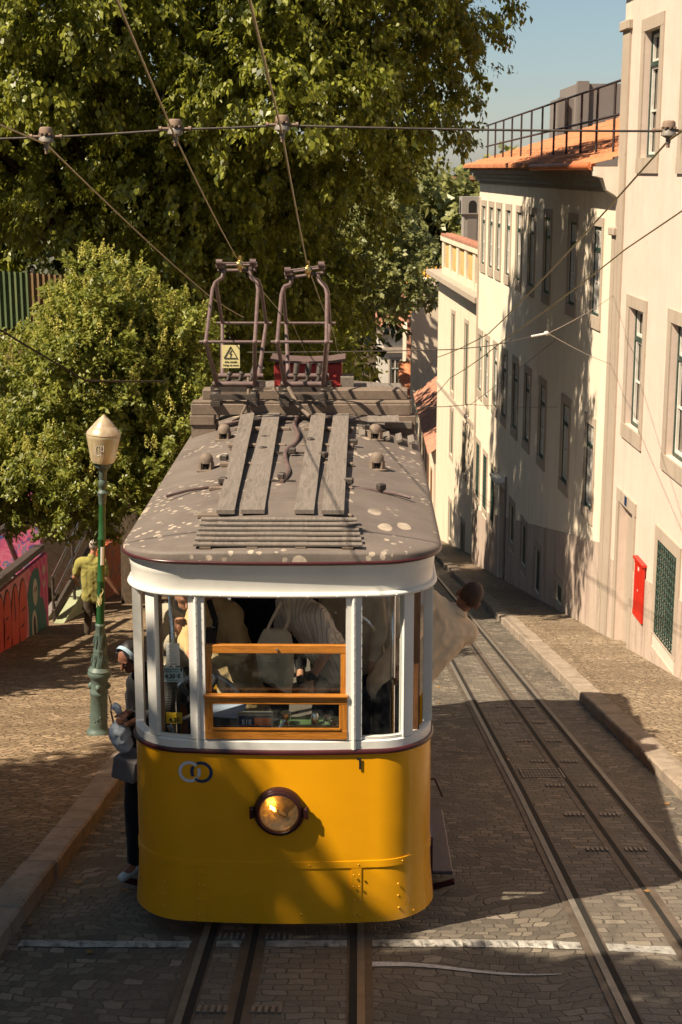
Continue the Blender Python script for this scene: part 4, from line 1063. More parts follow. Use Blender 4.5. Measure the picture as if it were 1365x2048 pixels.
m.bar((-.30, 1.62, 3.03), (.05, 1.60, 3.03), .02, .02); m.bar((-.30, 2.75, 3.04), (.10, 2.70, 3.05), .018, .018); m.each('cable_clamp', M['darkmetal'], T)
# cross beams with side brackets
m = MB(); m.box((-.02, 4.62, 3.135), (2.14, .20, .11), None, .008); m.box((-.02, 4.62, 3.20), (2.12, .17, .012)); m.build('cross_beam', M['beam'], T)
m = MB(); m.box((-.0, 5.25, 3.19), (2.08, .22, .10), None, .008); m.build('cross_beam', M['beam'], T)
m = MB()
for sx in (-1, 1):
    m.box((sx * .98, 4.60, 3.03), (.24, .18, .095), None, .006); m.box((sx * .97, 4.68, 2.93), (.24, .3, .14)); m.box((sx * .98, 5.25, 3.04), (.2, .2, .2))
m.box((.0, 5.25, 3.09), (1.5, .1, .1))
m.each('beam_bracket', M['beam'], T)
m = MB(); m.box((.78, 4.35, 3.075), (.30, .16, .012), Matrix.Rotation(R(14), 3, 'X')); m.box((.93, 4.55, 2.995), (.26, .2, .06))
for k in range(5): m.box((.58 + k * .115, 4.1 - k * .02, 2.985 - k * .013), (.06, .34, .03), Matrix.Rotation(R(-16), 3, 'Y'), .004)
m.each('side_slat', M['plank'], T)
# raised middle deck behind the beams
m = MB(); m.box((.55, 6.0, 3.06), (.95, 1.2, .10), None, .02); m.box((-.35, 6.0, 3.08), (.9, 1.3, .08), None, .02); m.box((.42, 6.15, 3.17), (.14, .3, .16)); m.each('roof_deck', M['plank'], T)
# red resistor box
m = MB(); m.box((-.0, 6.30, 3.245), (.73, .34, .26), None, .006)
for x in (-.32, .33): m.box((x, 6.1, 3.10), (.07, .1, .12))
rb = m.build('resistor_box', M['redbox'], T)
m = MB(); pr = [(-.40, .02), (-.25, .0), (0, -.012), (.25, .0), (.40, .02), (.40, .045), (.25, .022), (0, .010), (-.25, .022), (-.40, .045)]
m.prism(pr, (-.0, 6.05, 3.40), (1, 0, 0), (0, 0, 1), -.5); m.build('box_lid', M['maroon_dull'], rb)
m = MB()
for x in (-.08, .10, .29): m.lathe([(.022, -.01), (.022, .012), (.012, .024)], (x, 6.125, 3.25), 10, (0, -1, 0))
m.build('bolt', M['redbox'], rb, 50)

# pantographs
def panto(xc, zt, tilt):
    PR = empty('pantograph', Vector((0, 0, 0)), None); PR.parent = T; PR.location = Vector((xc, 5.0, 3.15)) - T.location
    def P(x, y, z): return (xc + x, 5.0 + y, z)
    for sy in (-1, 1):
        m = MB(); ze = 3.84
        for sx in (-1, 1):
            e = P(sx * .23, sy * .88, ze); f = P(sx * .185, sy * .30, 3.36)
            m.tube([f, e], [.024, .018], 8)
            top = P(sx * .125, 0.02 * sy, zt - .05 + sx * tilt * .12); k1 = P(sx * .222, sy * .22, zt - .225); k2 = P(sx * .205, sy * .12, zt - .165); k3 = P(sx * .145, sy * .05, zt - .125 + sx * tilt * .12)
            m.tube([e, k1, k2, k3, top], .018, 8)
            m.ell(e, (.028, .028, .028), None, 8, 6)
        m.tube([P(-.29, sy * .88, ze), P(.29, sy * .88, ze)], .015, 7); m.tube([P(-.23, sy * .30, 3.36), P(.23, sy * .30, 3.36)], .028, 8)
        m.build('pantograph_arm', M['maroon_dull'], PR, 50)
    m = MB()
    for sy, dz in ((-.05, 0), (.03, .015), (.09, -.01)): m.tube([P(-.20, sy, zt - tilt * .2 + dz), P(.20, sy, zt + tilt * .2 + dz)], .009 if dz else .012, 7)
    m.tube([P(-.19, .02, zt - .055 - tilt * .2), P(.19, .02, zt - .055 + tilt * .2)], .016, 7)
    for sx in (-1, 1):
        m.box(P(sx * .18, .02, zt - .01 + sx * tilt * .2), (.04, .18, .04), None, .01); m.lathe([(.03, -.03), (.03, .03)], P(sx * .165, -.07, zt + .03 + sx * tilt * .2), 10, (1, 0, 0)); m.bar(P(sx * .125, 0, zt - .12), P(sx * .135, 0, zt - .02), .035, .03)
    m.build('contact_bar', M['maroon_dull'], PR, 40)
    m = MB(); m.lathe([(.02, -.03), (.045, -.025), (.05, 0), (.045, .025), (.02, .03)], P(.035, -.02, zt), 14, (1, 0, 0)); m.tube([P(.035, -.02, zt - .07), P(.035, -.02, zt + .09)], .016, 6); m.build('collector', M['brass'], PR, 50)
    m = MB()
    for sy in (-1, 1):
        for sx in (-1, 1):
            m.box(P(sx * .185, sy * .30, 3.27), (.06, .055, .10), None, .012); m.lathe([(.045, 0), (.03, .03), (.045, .06), (.03, .09), (.04, .11)], P(sx * .19, sy * .33, 3.20), 10)
        m.bar(P(-.26, sy * .18, 3.30), P(.26, sy * .18, 3.30), .05, .06); m.bar(P(-.24, sy * .45, 3.255), P(.24, sy * .45, 3.255), .06, .05)
    for sx in (-1, 1):
        m.box(P(sx * .185, -.42, 3.235), (.075, .06, .13), None, .01); m.box(P(sx * .185, -.50, 3.20), (.09, .09, .05)); m.lathe([(.028, -.05), (.028, .05)], P(sx * .185, -.47, 3.22), 10, (0, 1, 0))
    m.tube([P(-.19, -.1, 3.36), P(.19, -.1, 3.36)], .020, 8); m.build('pantograph_base', M['darkmetal'], PR, 40)
    m = MB()
    for k, x in enumerate((-.10, .02, .13)):
        q = P(x, -.12, 3.37); t = Vector((.35 if xc < -.3 else .12, .25, 1)).normalized(); L = .17 if (xc > -.3 or k == 2) else .09
        m.tube([Vector(q), Vector(q) + t * .06, Vector(q) + t * .065, Vector(q) + t * L], [.014, .018, .030, .030], 9)
    m.each('spring_tube', M['darkmetal'], PR, 50)
    return PR
p1 = panto(-.66, 4.50, .01); p2 = panto(.01, 4.45, .14)
m = MB(); m.tube([(-.14, 4.55, 3.35), (-.05, 4.45, 3.2), (.07, 4.35, 3.10)], .022, 7); m.tube([(-.55, 4.85, 3.4), (-.53, 4.55, 3.22), (-.6, 4.42, 3.08), (-.68, 4.4, 3.05)], .014, 6); m.each('feed_cable', M['beam'], T, 60)
# warning plate hung on the left pantograph
m = MB(); m.box((-.655, 4.10, 3.705), (.168, .006, .215)); wp = m.build('warning_plate', M['sign_yellow'], p1)
m = MB()
def tri(c, r, wdt):
    A = [Vector((c[0] + r * math.cos(t), 0, c[2] + r * math.sin(t))) for t in (PI / 2, PI / 2 + 2 * PI / 3, PI / 2 + 4 * PI / 3)]
    for k in range(3):
        p, q = A[k], A[(k + 1) % 3]; m.bar((p.x, c[1], p.z), (q.x, c[1], q.z), .003, wdt, 0, (0, 1, 0)) if False else m.tube([(p.x, c[1], p.z), (q.x, c[1], q.z)], wdt / 2, 4)
tri((-.655, 4.095, 3.725), .072, .009)
for a, b_ in (((-.645, 3.765), (-.668, 3.728)), ((-.668, 3.728), (-.645, 3.732)), ((-.645, 3.732), (-.662, 3.697))): m.tube([(a[0], 4.095, a[1]), (b_[0], 4.095, b_[1])], .003, 4)
m.build('warning_symbol', M['ink'], wp)
put_text('warning_text', 'Alta tensão', .026, M['ink'], wp, (-.655, 4.095, 3.655), (1, 0, 0), (0, 0, 1)); put_text('warning_text', 'Perigo de morte', .022, M['ink'], wp, (-.655, 4.095, 3.624), (1, 0, 0), (0, 0, 1))

# headlight
HL = Vector((-.012, -BOW, .992)); 
hl = empty('headlight'); hl.parent = T; hl.location = HL - T.location
m = MB(); m.lathe([(.155, -.005), (.178, .0), (.182, .03), (.172, .055), (.165, .058), (.160, .072), (.146, .078), (.138, .070), (.134, .05)], HL, 40, (0, -1, 0), cap=False)
for sx in (-1, 1): m.box(HL + Vector((sx * .190, -.045, .0)), (.03, .05, .075), None, .006); m.lathe([(.008, -.045), (.008, .045)], HL + Vector((sx * .2, -.05, 0)), 8)
m.build('headlight_ring', plain('lamp_ring_paint', (.032, .009, .009), .32, 0, .2, 12), hl, 35)
m = MB(); m.lathe([(.001, .005), (.05, .010), (.1, .025), (.138, .055)], HL, 32, (0, -1, 0), cap=False); m.build('reflector', plain('reflector_metal', (.52, .42, .28), .38, .8, .3, 30, .003, 25), hl, 60)
m = MB(); m.ell(HL + Vector((-.045, -.042, .035)), (.030, .022, .030), None, 12, 8); m.build('bulb', mat_glass('bulb_glass', (1, .9, .7)), hl, 90)
b = NB('lit_filament'); em = b.n('ShaderNodeEmission'); em.inputs[0].default_value = (1, .50, .10, 1); em.inputs[1].default_value = 34; b.l(em.outputs[0], b.out.inputs[0]); M['filament'] = b.m
m = MB()
for dz in (-.008, .008): m.tube([HL + Vector((-.062, -.045, .045 + dz)), HL + Vector((-.028, -.045, .022 + dz))], .004, 6)
m.build('filament', M['filament'], hl)
m = MB(); m.tube([HL + Vector((-.02, -.04, .018)), HL + Vector((.04, -.02, -.03))], [.013, .022], 10); m.build('bulb_holder', M['steel'], hl, 60)
b = NB('headlight_glass'); tp = b.n('ShaderNodeBsdfTransparent'); tp.inputs[0].default_value = (.92, .86, .76, 1); gl = b.n('ShaderNodeBsdfGlossy'); gl.inputs[0].default_value = (1, .9, .7, 1); gl.inputs['Roughness'].default_value = .14
mx = b.n('ShaderNodeMixShader'); b.l(schlick(b), mx.inputs[0]); b.l(tp.outputs[0], mx.inputs[1]); b.l(gl.outputs[0], mx.inputs[2])
df = b.n('ShaderNodeBsdfTranslucent'); df.inputs[0].default_value = (.7, .55, .32, 1); m2 = b.n('ShaderNodeMixShader'); b.l(b.math('MULTIPLY', b.rampv(b.noise(b.co(), 30, 4, .7), .4, .7), .35), m2.inputs[0]); b.l(mx.outputs[0], m2.inputs[1]); b.l(df.outputs[0], m2.inputs[2]); b.l(m2.outputs[0], b.out.inputs[0])
m = MB(); m.lathe([(.136, .068), (.10, .080), (.05, .087), (.002, .089)], HL, 32, (0, -1, 0), cap=False); m.build('lens', b.m, hl, 90)
# emblem: two linked rings, and the car number
def ringpart(name, cx, cz, r0, r1, t0, t1, mat, par):
    mm = MB(); n = max(6, int((t1 - t0) / .12)); top = []; botm = []
    for i in range(n + 1):
        t = t0 + (t1 - t0) * i / n
        for r, L in ((r0, botm), (r1, top)):
            x = cx + r * math.cos(t); L.append((x, OL(x, .0075).y, cz + r * math.sin(t)))
    k = n + 1; mm.add(botm + top, [(i, i + 1, k + i + 1, k + i) for i in range(n)])
    return mm.build(name, M[mat], par)
em_ = empty('emblem'); em_.parent = T; em_.location = Vector((-.6, 0, 1.27)) - T.location
ringpart('emblem_ring', -.645, 1.268, .058, .080, .72, 2 * PI - .62, 'silver_print', em_); ringpart('emblem_ring', -.645, 1.268, .058, .080, -.50, .40, 'silver_print', em_)
ringpart('emblem_ring', -.560, 1.268, .058, .080, -PI + .66, PI - .72 - .02, 'navy', em_) if False else None
ringpart('emblem_ring', -.560, 1.268, .058, .080, -2.30, 2.22, 'navy', em_); ringpart('emblem_ring', -.560, 1.268, .058, .080, PI - .62, PI + .50, 'navy', em_)
x = .555; m = MB(); m.prism([(-.018, .028), (-.018, .042), (.012, .042), (.012, -.042), (-.003, -.042), (-.003, .028)], (x, OL(x, .012).y, 1.338), (1, .06, 0), (0, 0, 1), -.004); m.build('car_number', M['ink'], T)

# glazing
m = MB()
for u0, u1 in ((-.883, -.63), (.57, .873)):
    m.loft([[OL(u, -.03) + Vector((0, 0, z)) for u in urange(u0, u1, 6)] for z in (1.50, 2.58)], False, False)
gp = m.each('window_pane', M['glass'], T, 90)
m = MB()
for u0, u1 in ((-.883, -.63), (.57, .873)):
    band(m, urange(u0, u1, 6), [(1.512, -.012), (1.53, -.012)], .045)
m.each('window_bead', M['white'], T)
m = MB()
for sg in (-1, 1):
    for k in range(5):
        u0 = sg * (UF + 1.05 + k * (USIDE - UF - 1.05) / 5); u1 = sg * (UF + .94 + (k + 1) * (USIDE - UF - 1.05) / 5)
        m.loft([[OL(u, -.03) + Vector((0, 0, z)) for u in (u0, u1)] for z in (1.5, 1.95)], False, False)
m.each('side_pane', M['glass'], T)
# dark jamb strips inside the corner windows (sliding sash edge)
m = MB()
for u in (-.868, ): p = OL(u, -.07); m.box((p.x - .015, p.y, 2.04), (.03, .03, 1.06))
p = OL(1.07, -.06); m.box((p.x, p.y, 2.04), (.05, .05, 1.06)); m.each('sash_edge', M['wood_dark'], T)
# varnished drop sashes in the middle opening
ws = empty('drop_sash'); ws.parent = T; ws.location = Vector((0, 0, 1.8)) - T.location
x0, x1 = -.528, .470
def sash(z0, z1, y, st, rl, top, name):
    f = MB(); f.box(((x0 + x1) / 2, y, z1 - top / 2), (x1 - x0, .034, top), None, .004); f.box(((x0 + x1) / 2, y, z0 + rl / 2), (x1 - x0, .034, rl), None, .004)
    o = f.build(name, M['varnish'], ws)
    f = MB(); f.box((x0 + st / 2, y, (z0 + z1) / 2), (st, .030, z1 - z0 - .004), None, .004); f.box((x1 - st / 2, y, (z0 + z1) / 2), (st, .030, z1 - z0 - .004), None, .004); f.each('sash_stile', M['varnish_v'], ws)
    f = MB(); f.box(((x0 + x1) / 2, y + .004, (z0 + z1) / 2), (x1 - x0 - st, .004, z1 - z0 - rl)); f.build('sash_pane', M['glass'], ws)
sash(1.778, 2.198, .035, .048, .05, .062, 'sash_rail'); sash(1.518, 1.838, -.008, .058, .070, .060, 'sash_rail')
m = MB(); m.box(((x0 + x1) / 2, -.020, 1.842), (x1 - x0 + .012, .05, .016), None, .003); m.box(((x0 + x1) / 2, -.026, 1.598), (x1 - x0 - .1, .012, .014)); m.build('sash_lip', M['varnish'], ws)
m = MB(); m.lathe([(.009, 0), (.009, .012)], (-.02, .018, 2.168), 10, (0, -1, 0)); m.build('sash_hole', M['chrome'], ws)

# inside of the platform
FZ = .72
m = MB(); m.box((0, TL / 2 + .1, FZ - .03), (2.06, TL - .5, .06)); m.build('floor', M['floor_in'], T)
m = MB(); band(m, urange(-UF, UF, 40), [(FZ, -.045), (1.44, -.045)], .055); m.build('apron_lining', M['yellow_in'], T)
bk = 2.05
m = MB()
for sx in (-1, 1): m.box((sx * .73, bk, (FZ + 1.42) / 2), (.62, .05, 1.42 - FZ))
bh = m.each('bulkhead', M['yellow_in'], T)[0]
m = MB()
for sx in (-1, 1):
    m.box((sx * .73, bk - .005, 1.465), (.66, .08, .09), None, .008)
    for x in (.44, .74, 1.0): m.box((sx * x, bk, 2.15), (.06, .05, 1.28), None, .006)
m.box((0, bk, 2.70), (2.05, .06, .2)); m.each('bulkhead_frame', M['white_in'], T)
m = MB()
for sx in (-1, 1):
    for k in range(5): m.box((sx * (.58 + k * .1), bk - .028, 1.07), (.008, .006, .66))
m.build('board_joint', M['wood_dark'], bh)
for sg in (-1, 1):                                   # inner lining of the saloon sides and benches
    m = MB(); m.box((sg * 1.02, (bk + TL) / 2, 1.07), (.03, TL - bk - .2, .72)); m.build('side_lining', M['yellow_in'], T)
    m = MB(); m.box((sg * .78, (bk + TL) / 2, 1.16), (.44, TL - bk - .6, .05)); m.box((sg * .99, (bk + TL) / 2, 1.4), (.04, TL - bk - .6, .45)); m.each('bench', M['varnish'], T)
m = MB(); m.box((0, TL - .12, 1.75), (2.0, .05, 2.0)); m.build('rear_wall', M['wood_dark'], T)
# brake handwheel
hw_ = empty('handwheel'); hw_.parent = T; HWc = Vector((-.585, .52, 1.52)); hw_.location = HWc - T.location
ax_ = Vector((.10, -.86, .50)).normalized(); q = Vector((0, 0, 1)).rotation_difference(ax_)
m = MB(); pts = [HWc + q @ Vector((.275 * math.cos(t), .275 * math.sin(t), 0)) for t in np.linspace(0, 2 * PI, 37)]; m.tube(pts, .022, 8, False)
m.build('wheel_rim', M['chrome'] if False else plain('rim_reflect_tone', (.24, .27, .32), .2, .8, .2, 8), hw_, 90)  # glossy black rim: its reflection is put into a paler metallic colour
m = MB()
for k in range(6):
    t = k * PI / 3 + .3; a = HWc + q @ Vector((.05 * math.cos(t), .05 * math.sin(t), -.01)); c_ = HWc + q @ Vector((.16 * math.cos(t + .12), .16 * math.sin(t + .12), -.02)); e = HWc + q @ Vector((.27 * math.cos(t), .27 * math.sin(t), 0)); m.tube([a, c_, e], [.026, .020, .030], 7)
m.lathe([(.07, -.03), (.07, .02), (.03, .035)], HWc, 14, ax_); m.build('wheel_spoke', M['black'], hw_, 60)
m = MB(); m.tube([HWc, HWc - ax_ * .35, Vector((-.6, .85, .75))], .035, 10); m.build('wheel_column', M['black'], hw_, 60)
# control desk: clipboard, destination box, valves
m = MB(); m.box((.0, .27, 1.44), (1.05, .42, .12), None, .01); m.box((0, .30, 1.05), (.9, .36, .7)); dk = m.build('control_desk', M['blackmatte'], T)
m = MB(); m.box((-.40, .20, 1.655), (.27, .20, .012), Matrix.Rotation(R(10), 3, 'X') @ Matrix.Rotation(R(-6), 3, 'Z')); m.build('log_sheet', plain('bluish_paper', (.34, .38, .50), .7, 0, .1), dk)
m = MB(); m.box((-.40, .20, 1.57), (.25, .18, .14)); m.build('log_box', M['black'], dk)
m = MB(); m.box((-.185, .115, 1.60), (.250, .06, .135), None, .004); db = m.build('route_box', plain('alu_box', (.30, .29, .27), .4, .6, .15), dk)
m = MB(); m.box((-.185, .083, 1.597), (.232, .004, .112)); m.build('route_panel', M['navy'], db)
m = MB(); m.box((-.128, .080, 1.612), (.118, .003, .055)); m.build('route_stripe', M['orange'], db)
put_text('route_number', '51E', .048, M['silver_print'], db, (-.243, .079, 1.606), (1, 0, 0), (0, 0, 1), .0012)
m = MB(); m.box((.215, .22, 1.525), (.46, .22, .07), None, .012); m.build('console', M['green_paint'], dk)
m = MB(); m.lathe([(.03, 0), (.025, .05), (.04, .06), (.04, .10), (.02, .11)], (.03, .16, 1.55), 12); m.tube([(.03, .15, 1.60), (-.01, .12, 1.55), (-.02, .10, 1.53)], .014, 7); m.lathe([(.03, 0), (.03, .07), (.02, .09)], (.235, .17, 1.555), 12); m.lathe([(.02, 0), (.03, .04), (.03, .055)], (.32, .2, 1.555), 10); m.lathe([(.04, 0), (.04, .03), (.02, .04)], (.38, .16, 1.555), 12); m.build('valve', M['chrome'], dk, 50)
# grab poles
m = MB(); m.tube([(.80, .70, FZ), (.80, .70, 2.78)], .019, 10); m.tube([(.865, .66, FZ), (.865, .66, 2.78)], .012, 8); m.tube([(-.83, .66, FZ), (-.83, .66, 2.78)], .022, 8); m.each('grab_pole', M['chrome'], T, 90)
m = MB(); pts = [(.42 + .32 * math.sin(t), 1.55, 1.62 + .36 * math.cos(t)) for t in np.linspace(-.2, 1.5, 14)]; m.tube(pts, .018, 8); m.build('curved_rail', M['chrome'], T, 90)
# notices behind the left corner window
nt_ = empty('notice_board'); nt_.parent = T; nt_.location = Vector((-.8, .2, 1.95)) - T.location
m = MB(); m.box((-.770, .22, 2.06), (.095, .006, .165)); m.build('notice', M['paper'], nt_)
m = MB()
for k in range(11): m.box((-.770, .2155, 2.125 - k * .0115), (.072 - .01 * (k % 3), .001, .0018))
m.box((-.765, .2155, 1.99), (.045, .001, .010)); m.build('notice_print', plain('grey_print', (.42, .42, .43), .7), nt_)
m = MB(); m.box((-.772, .205, 1.915), (.142, .006, .108)); pp = m.build('fare_plate', M['sign_blue'], nt_)
put_text('fare_text', '4.20 €', .042, M['ink'], pp, (-.772, .2005, 1.903), (1, 0, 0), (0, 0, 1), .0018); put_text('fare_text', 'TARIFA DE BORDO', .0125, M['ink'], pp, (-.786, .2005, 1.955), (1, 0, 0), (0, 0, 1)); put_text('fare_text', 'ON BOARD TICKET', .0125, M['ink'], pp, (-.786, .2005, 1.938), (1, 0, 0), (0, 0, 1))
m = MB(); m.box((-.711, .2, 1.955), (.012, .002, .03)); m.box((-.772, .2, 1.875), (.08, .001, .004)); m.build('fare_mark', M['ink'], pp)
m = MB(); m.box((-.775, .24, 1.575), (.115, .005, .082)); yp = m.build('fare_sticker', M['c_yellow'], T); put_text('fare_text', '4.20', .045, M['ink'], yp, (-.775, .236, 1.562), (1, 0, 0), (0, 0, 1), .0012)
m = MB(); m.box((-.60, 1.0, 1.93), (.12, .08, .16), None, .006); tb = m.build('ticket_machine', M['black'], T); m = MB(); m.box((-.665, .955, 1.93), (.05, .006, .13)); m.build('ticket_label', plain('label_blue', (.02, .14, .42), .5), tb)
# coiled hose by the left jamb
m = MB()
for k in range(30): t = k / 29; m.lathe([(.045, -.005), (.052, 0), (.045, .005)], (-.86 + .05 * math.sin(t * 2), .34, 1.5 + t * .38), 10)
m.build('coiled_hose', M['rubber'], T, 90)
# running boards
for sg in (-1, 1):
    st = empty('running_board'); st.parent = T; st.location = Vector((sg * 1.2, 1.9, -.2)) - T.location
    m = MB(); slope = Matrix.Rotation(-math.atan(.10), 3, 'X')
    m.box((sg * 1.225, 1.95, -.165), (.17, 1.55, .03), slope, .008); m.build('step_tread', plain('tread_plate', (.10, .07, .075), .45, .3, .25, 30, .004, 120), st)
    m = MB(); m.box((sg * 1.135, 1.95, -.01), (.02, 1.55, .30), slope); m.tube([(sg * 1.135, 2.75, .05), (sg * 1.24, 2.74, .06), (sg * 1.31, 2.72, -.10)], .012, 6); m.bar((sg * 1.1, 1.15, -.21), (sg * 1.32, 1.12, -.13), .05, .03); m.build('step_side', M['maroon'], st)
    m = MB(); m.box((sg * 1.155, 1.6, .37), (.20, .85, .03)); m.box((sg * 1.06, 1.6, .2), (.02, .85, .34)); m.build('upper_step', M['black'], st) if False else None
# underframe, wheels
m = MB(); m.box((0, TL / 2, -.25), (1.5, TL - .8, .5)); m.box((0, TL * .7, -.7), (1.4, TL * .45, .7)); m.each('underframe', M['blackmatte'], T)
for y, n_ in ((1.6, 0), (6.3, 1)):
    for sx in (-.52, .53):
        m = MB(); m.lathe([(.30, -.05), (.33, -.045), (.29, -.02), (.29, .05), (.1, .05)], (sx, y, gz(y) + .31), 24, (1 if sx > 0 else -1, 0, 0)); m.build('wheel', M['steel'], T, 40)
m = MB(); p = OL(1.22, -.05)
for sg, z in ((-1, 1.44),):
    pass
m.box((1.075, .44, 2.0), (.012, .05, 1.0)); m.build('entrance_handle', M['white'], T)
# ------------------------------------------------------------------ people
def head_parts(mb, c, face, up, s=1.0, ears=True):
    """adds skull, jaw, nose, brow, ears as closed shapes; returns frame"""
    c = Vector(c); f = Vector(face).normalized(); u = Vector(up); u = (u - f * u.dot(f)).normalized(); r = f.cross(u)
    Q = Matrix((r, f, u)).transposed()
    mb.ell(c + u * .022 * s, (.074 * s, .094 * s, .098 * s), Q, 16, 12)
    mb.ell(c - u * .055 * s + f * .030 * s, (.056 * s, .062 * s, .070 * s), Q, 14, 10)
    mb.ell(c - u * .100 * s + f * .064 * s, (.026 * s, .022 * s, .022 * s), Q, 8, 6)
    mb.cap(c + f * .090 * s + u * .012 * s, c + f * .112 * s - u * .028 * s, .010 * s, .015 * s, 8)
    mb.ell(c + f * .088 * s - u * .064 * s, (.024 * s, .010 * s, .010 * s), Q, 8, 6)
    mb.ell(c + f * .082 * s + u * .030 * s, (.052 * s, .014 * s, .012 * s), Q, 10, 6)
    if ears:
        for sg in (-1, 1): mb.ell(c + r * sg * .078 * s - u * .008 * s - f * .012 * s, (.011 * s, .022 * s, .034 * s), Q, 8, 6)
    return c, f, u, r, Q

def hand(mb, wrist, direc, palm_n, curl=.5, s=1.0, grip=None):
    w_ = Vector(wrist); d = Vector(direc).normalized(); n = Vector(palm_n); n = (n - d * n.dot(d)).normalized(); r = d.cross(n)
    mb.cap(w_, w_ + d * .05 * s, .024 * s, .026 * s, 10)
    for k, x in enumerate((-.030, -.010, .010, .029)):
        b0 = w_ + d * .055 * s + r * x * s * .8; k0 = w_ + d * .088 * s + r * x * s; mb.cap(b0, k0, .0135 * s, .0115 * s, 8)
        L = (.078, .090, .084, .066)[k] * s; a1 = curl * .6; a2 = curl * 1.5
        m1 = k0 + (d * math.cos(a1) + n * math.sin(a1)) * L * .5; m2 = m1 + (d * math.cos(a2) + n * math.sin(a2)) * L * .5
        mb.cap(k0, m1, .0105 * s, .0092 * s, 8); mb.cap(m1, m2, .0092 * s, .0075 * s, 8)
    t0 = w_ + d * .022 * s - r * .022 * s; t1 = t0 + (d * .55 - r * .7 + n * .3).normalized() * .045 * s; t2 = t1 + (d * .85 - r * .2 + n * .45).normalized() * .042 * s
    mb.cap(t0, t1, .0155 * s, .012 * s, 8); mb.cap(t1, t2, .012 * s, .009 * s, 8)

def person(loc, label, J, face, up, shirt, trousers, hair=None, skin='skin', hands=(), sleeves='long', hairstyle='short', shoes='shoe_d', wrinkle=.008, voxel=.011, hem=.10, eyes=False, bulk=1.0, hs=1.0, group=None, half=False, foot=(0, -1, 0)):
    root = empty('person', loc, label, 'person', group); V = {k: Vector(v) for k, v in J.items()}
    b = MB(); hc, f, u, r, Q = head_parts(b, V['head'], face, up, hs)
    nb = V['neck']; b.cap(nb, hc - u * .06 - f * .01, .058, .052, 12)
    ch, pe = V['chest'], V['pelvis']; sl, sr = V['shL'], V['shR']; ax = (sr - sl).normalized()
    def torso(mb, e):
        mb.cap(sl + (sr - sl) * .1, sr + (sl - sr) * .1, .078 + e, .078 + e, 12); mb.cap(nb, (sl + sr) / 2, .06 + e, .085 + e, 10)
        for k in (-1, 1): mb.cap(ch + ax * .085 * k * bulk, pe + ax * .07 * k * bulk, (.105 + e) * bulk, (.108 + e) * bulk, 12)
        mb.cap(ch, pe, (.115 + e) * bulk, (.118 + e) * bulk, 12)
        for s_ in (sl, sr): mb.cap(s_ + (ch - s_) * .1, ch + (s_ - ch) * .35, (.075 + e) * bulk, (.10 + e) * bulk, 10)
    torso(b, 0)
    for S in 'LR':
        b.cap(V['sh' + S], V['el' + S], .054, .043, 10); b.cap(V['el' + S], V['wr' + S], .043, .029, 10)
        if 'kn' + S in V:
            hp = pe + ax * (.09 if S == 'R' else -.09); b.cap(hp, V['kn' + S], .088, .060, 10); b.cap(V['kn' + S], V['an' + S], .058, .040, 10)
            b.cap(V['an' + S], V['an' + S] + Vector(foot) * .14 - Vector((0, 0, .05)), .04, .035, 8)
    hd = dict(hands)
    for S in 'LR':
        if S in hd: hand(b, V['wr' + S], hd[S][0], hd[S][1], hd[S][2])
        else: b.cap(V['wr' + S], V['wr' + S] + (V['wr' + S] - V['el' + S]).normalized() * .09, .032, .026, 8)
    body = blob('body', b, M[skin], root, voxel * (.62 if hands else 1), 5)
    s_ = MB(); torso(s_, .022)
    for S in 'LR':
        e = V['el' + S]; s0 = V['sh' + S]
        if sleeves == 'long': s_.cap(s0, e, .074, .060, 10); s_.cap(e, V['wr' + S] + (e - V['wr' + S]) * .12, .060, .044, 10)
        elif sleeves == 'short': s_.cap(s0, s0 + (e - s0) * .72, .076, .072, 10)
        else: s_.cap(s0, s0 + (e - s0) * .1, .07, .07, 10)
    dn = (pe - ch).normalized()
    for k in (-1, 1): s_.cap(pe + ax * .07 * k, pe + ax * .075 * k + dn * hem, .132, .138, 12)
    blob('shirt', s_, M[shirt], root, voxel, 8, wrinkle)
    if trousers:
        t = MB(); t.cap(pe - ax * .07, pe + ax * .07, .122, .122, 12)
        for S in 'LR':
            if 'kn' + S in V:
                hp = pe + ax * (.09 if S == 'R' else -.09); t.cap(hp, V['kn' + S], .108, .080, 10); t.cap(V['kn' + S], V['an' + S] + Vector((0, 0, .03)), .078, .062, 10)
        blob('trousers', t, M[trousers], root, voxel * 1.2, 8, wrinkle * .8)
        for S in 'LR':
            if 'an' + S in V:
                q = MB(); a = V['an' + S]; fd = Vector(foot).normalized(); q.cap(a - Vector((0, 0, .045)) - fd * .05, a - Vector((0, 0, .055)) + fd * .16, .046, .038, 10); q.cap(a, a - Vector((0, 0, .04)), .05, .05, 10)
                blob('shoe', q, M[shoes], root, .010, 4)
    if hair:
        h = MB()
        if hairstyle == 'short': h.ell(hc + u * .034 - f * .014, (.080, .094, .094), Q, 14, 10)
        elif hairstyle == 'shaved': h.ell(hc + u * .030 * hs - f * .012, (.0765 * hs, .090 * hs, .0955 * hs), Q, 16, 12)
        elif hairstyle == 'long':
            h.ell(hc + u * .034 - f * .018, (.084, .096, .096), Q, 14, 10); h.cap(hc - f * .05, hc - f * .06 - Vector((0, 0, .28)), .075, .06, 10)
            for sg in (-1, 1): h.cap(hc + r * sg * .066 + u * .02, hc + r * sg * .075 - f * .0 - Vector((0, 0, .24)), .030, .022, 8)
        elif hairstyle == 'tied':
            h.ell(hc + u * .036 - f * .018, (.084, .098, .094), Q, 14, 10); h.ell(hc - f * .105 + u * .01, (.04, .04, .045), Q, 10, 8)
            for sg in (-1, 1): h.cap(hc + r * sg * .07 + u * .05 + f * .035, hc + r * sg * .076 - u * .03 + f * .02, .022, .014, 8)
        hr = blob('hair', h, M[hair], root, .008, 3, .002 if hairstyle == 'shaved' else .004, (30, 30, 30))
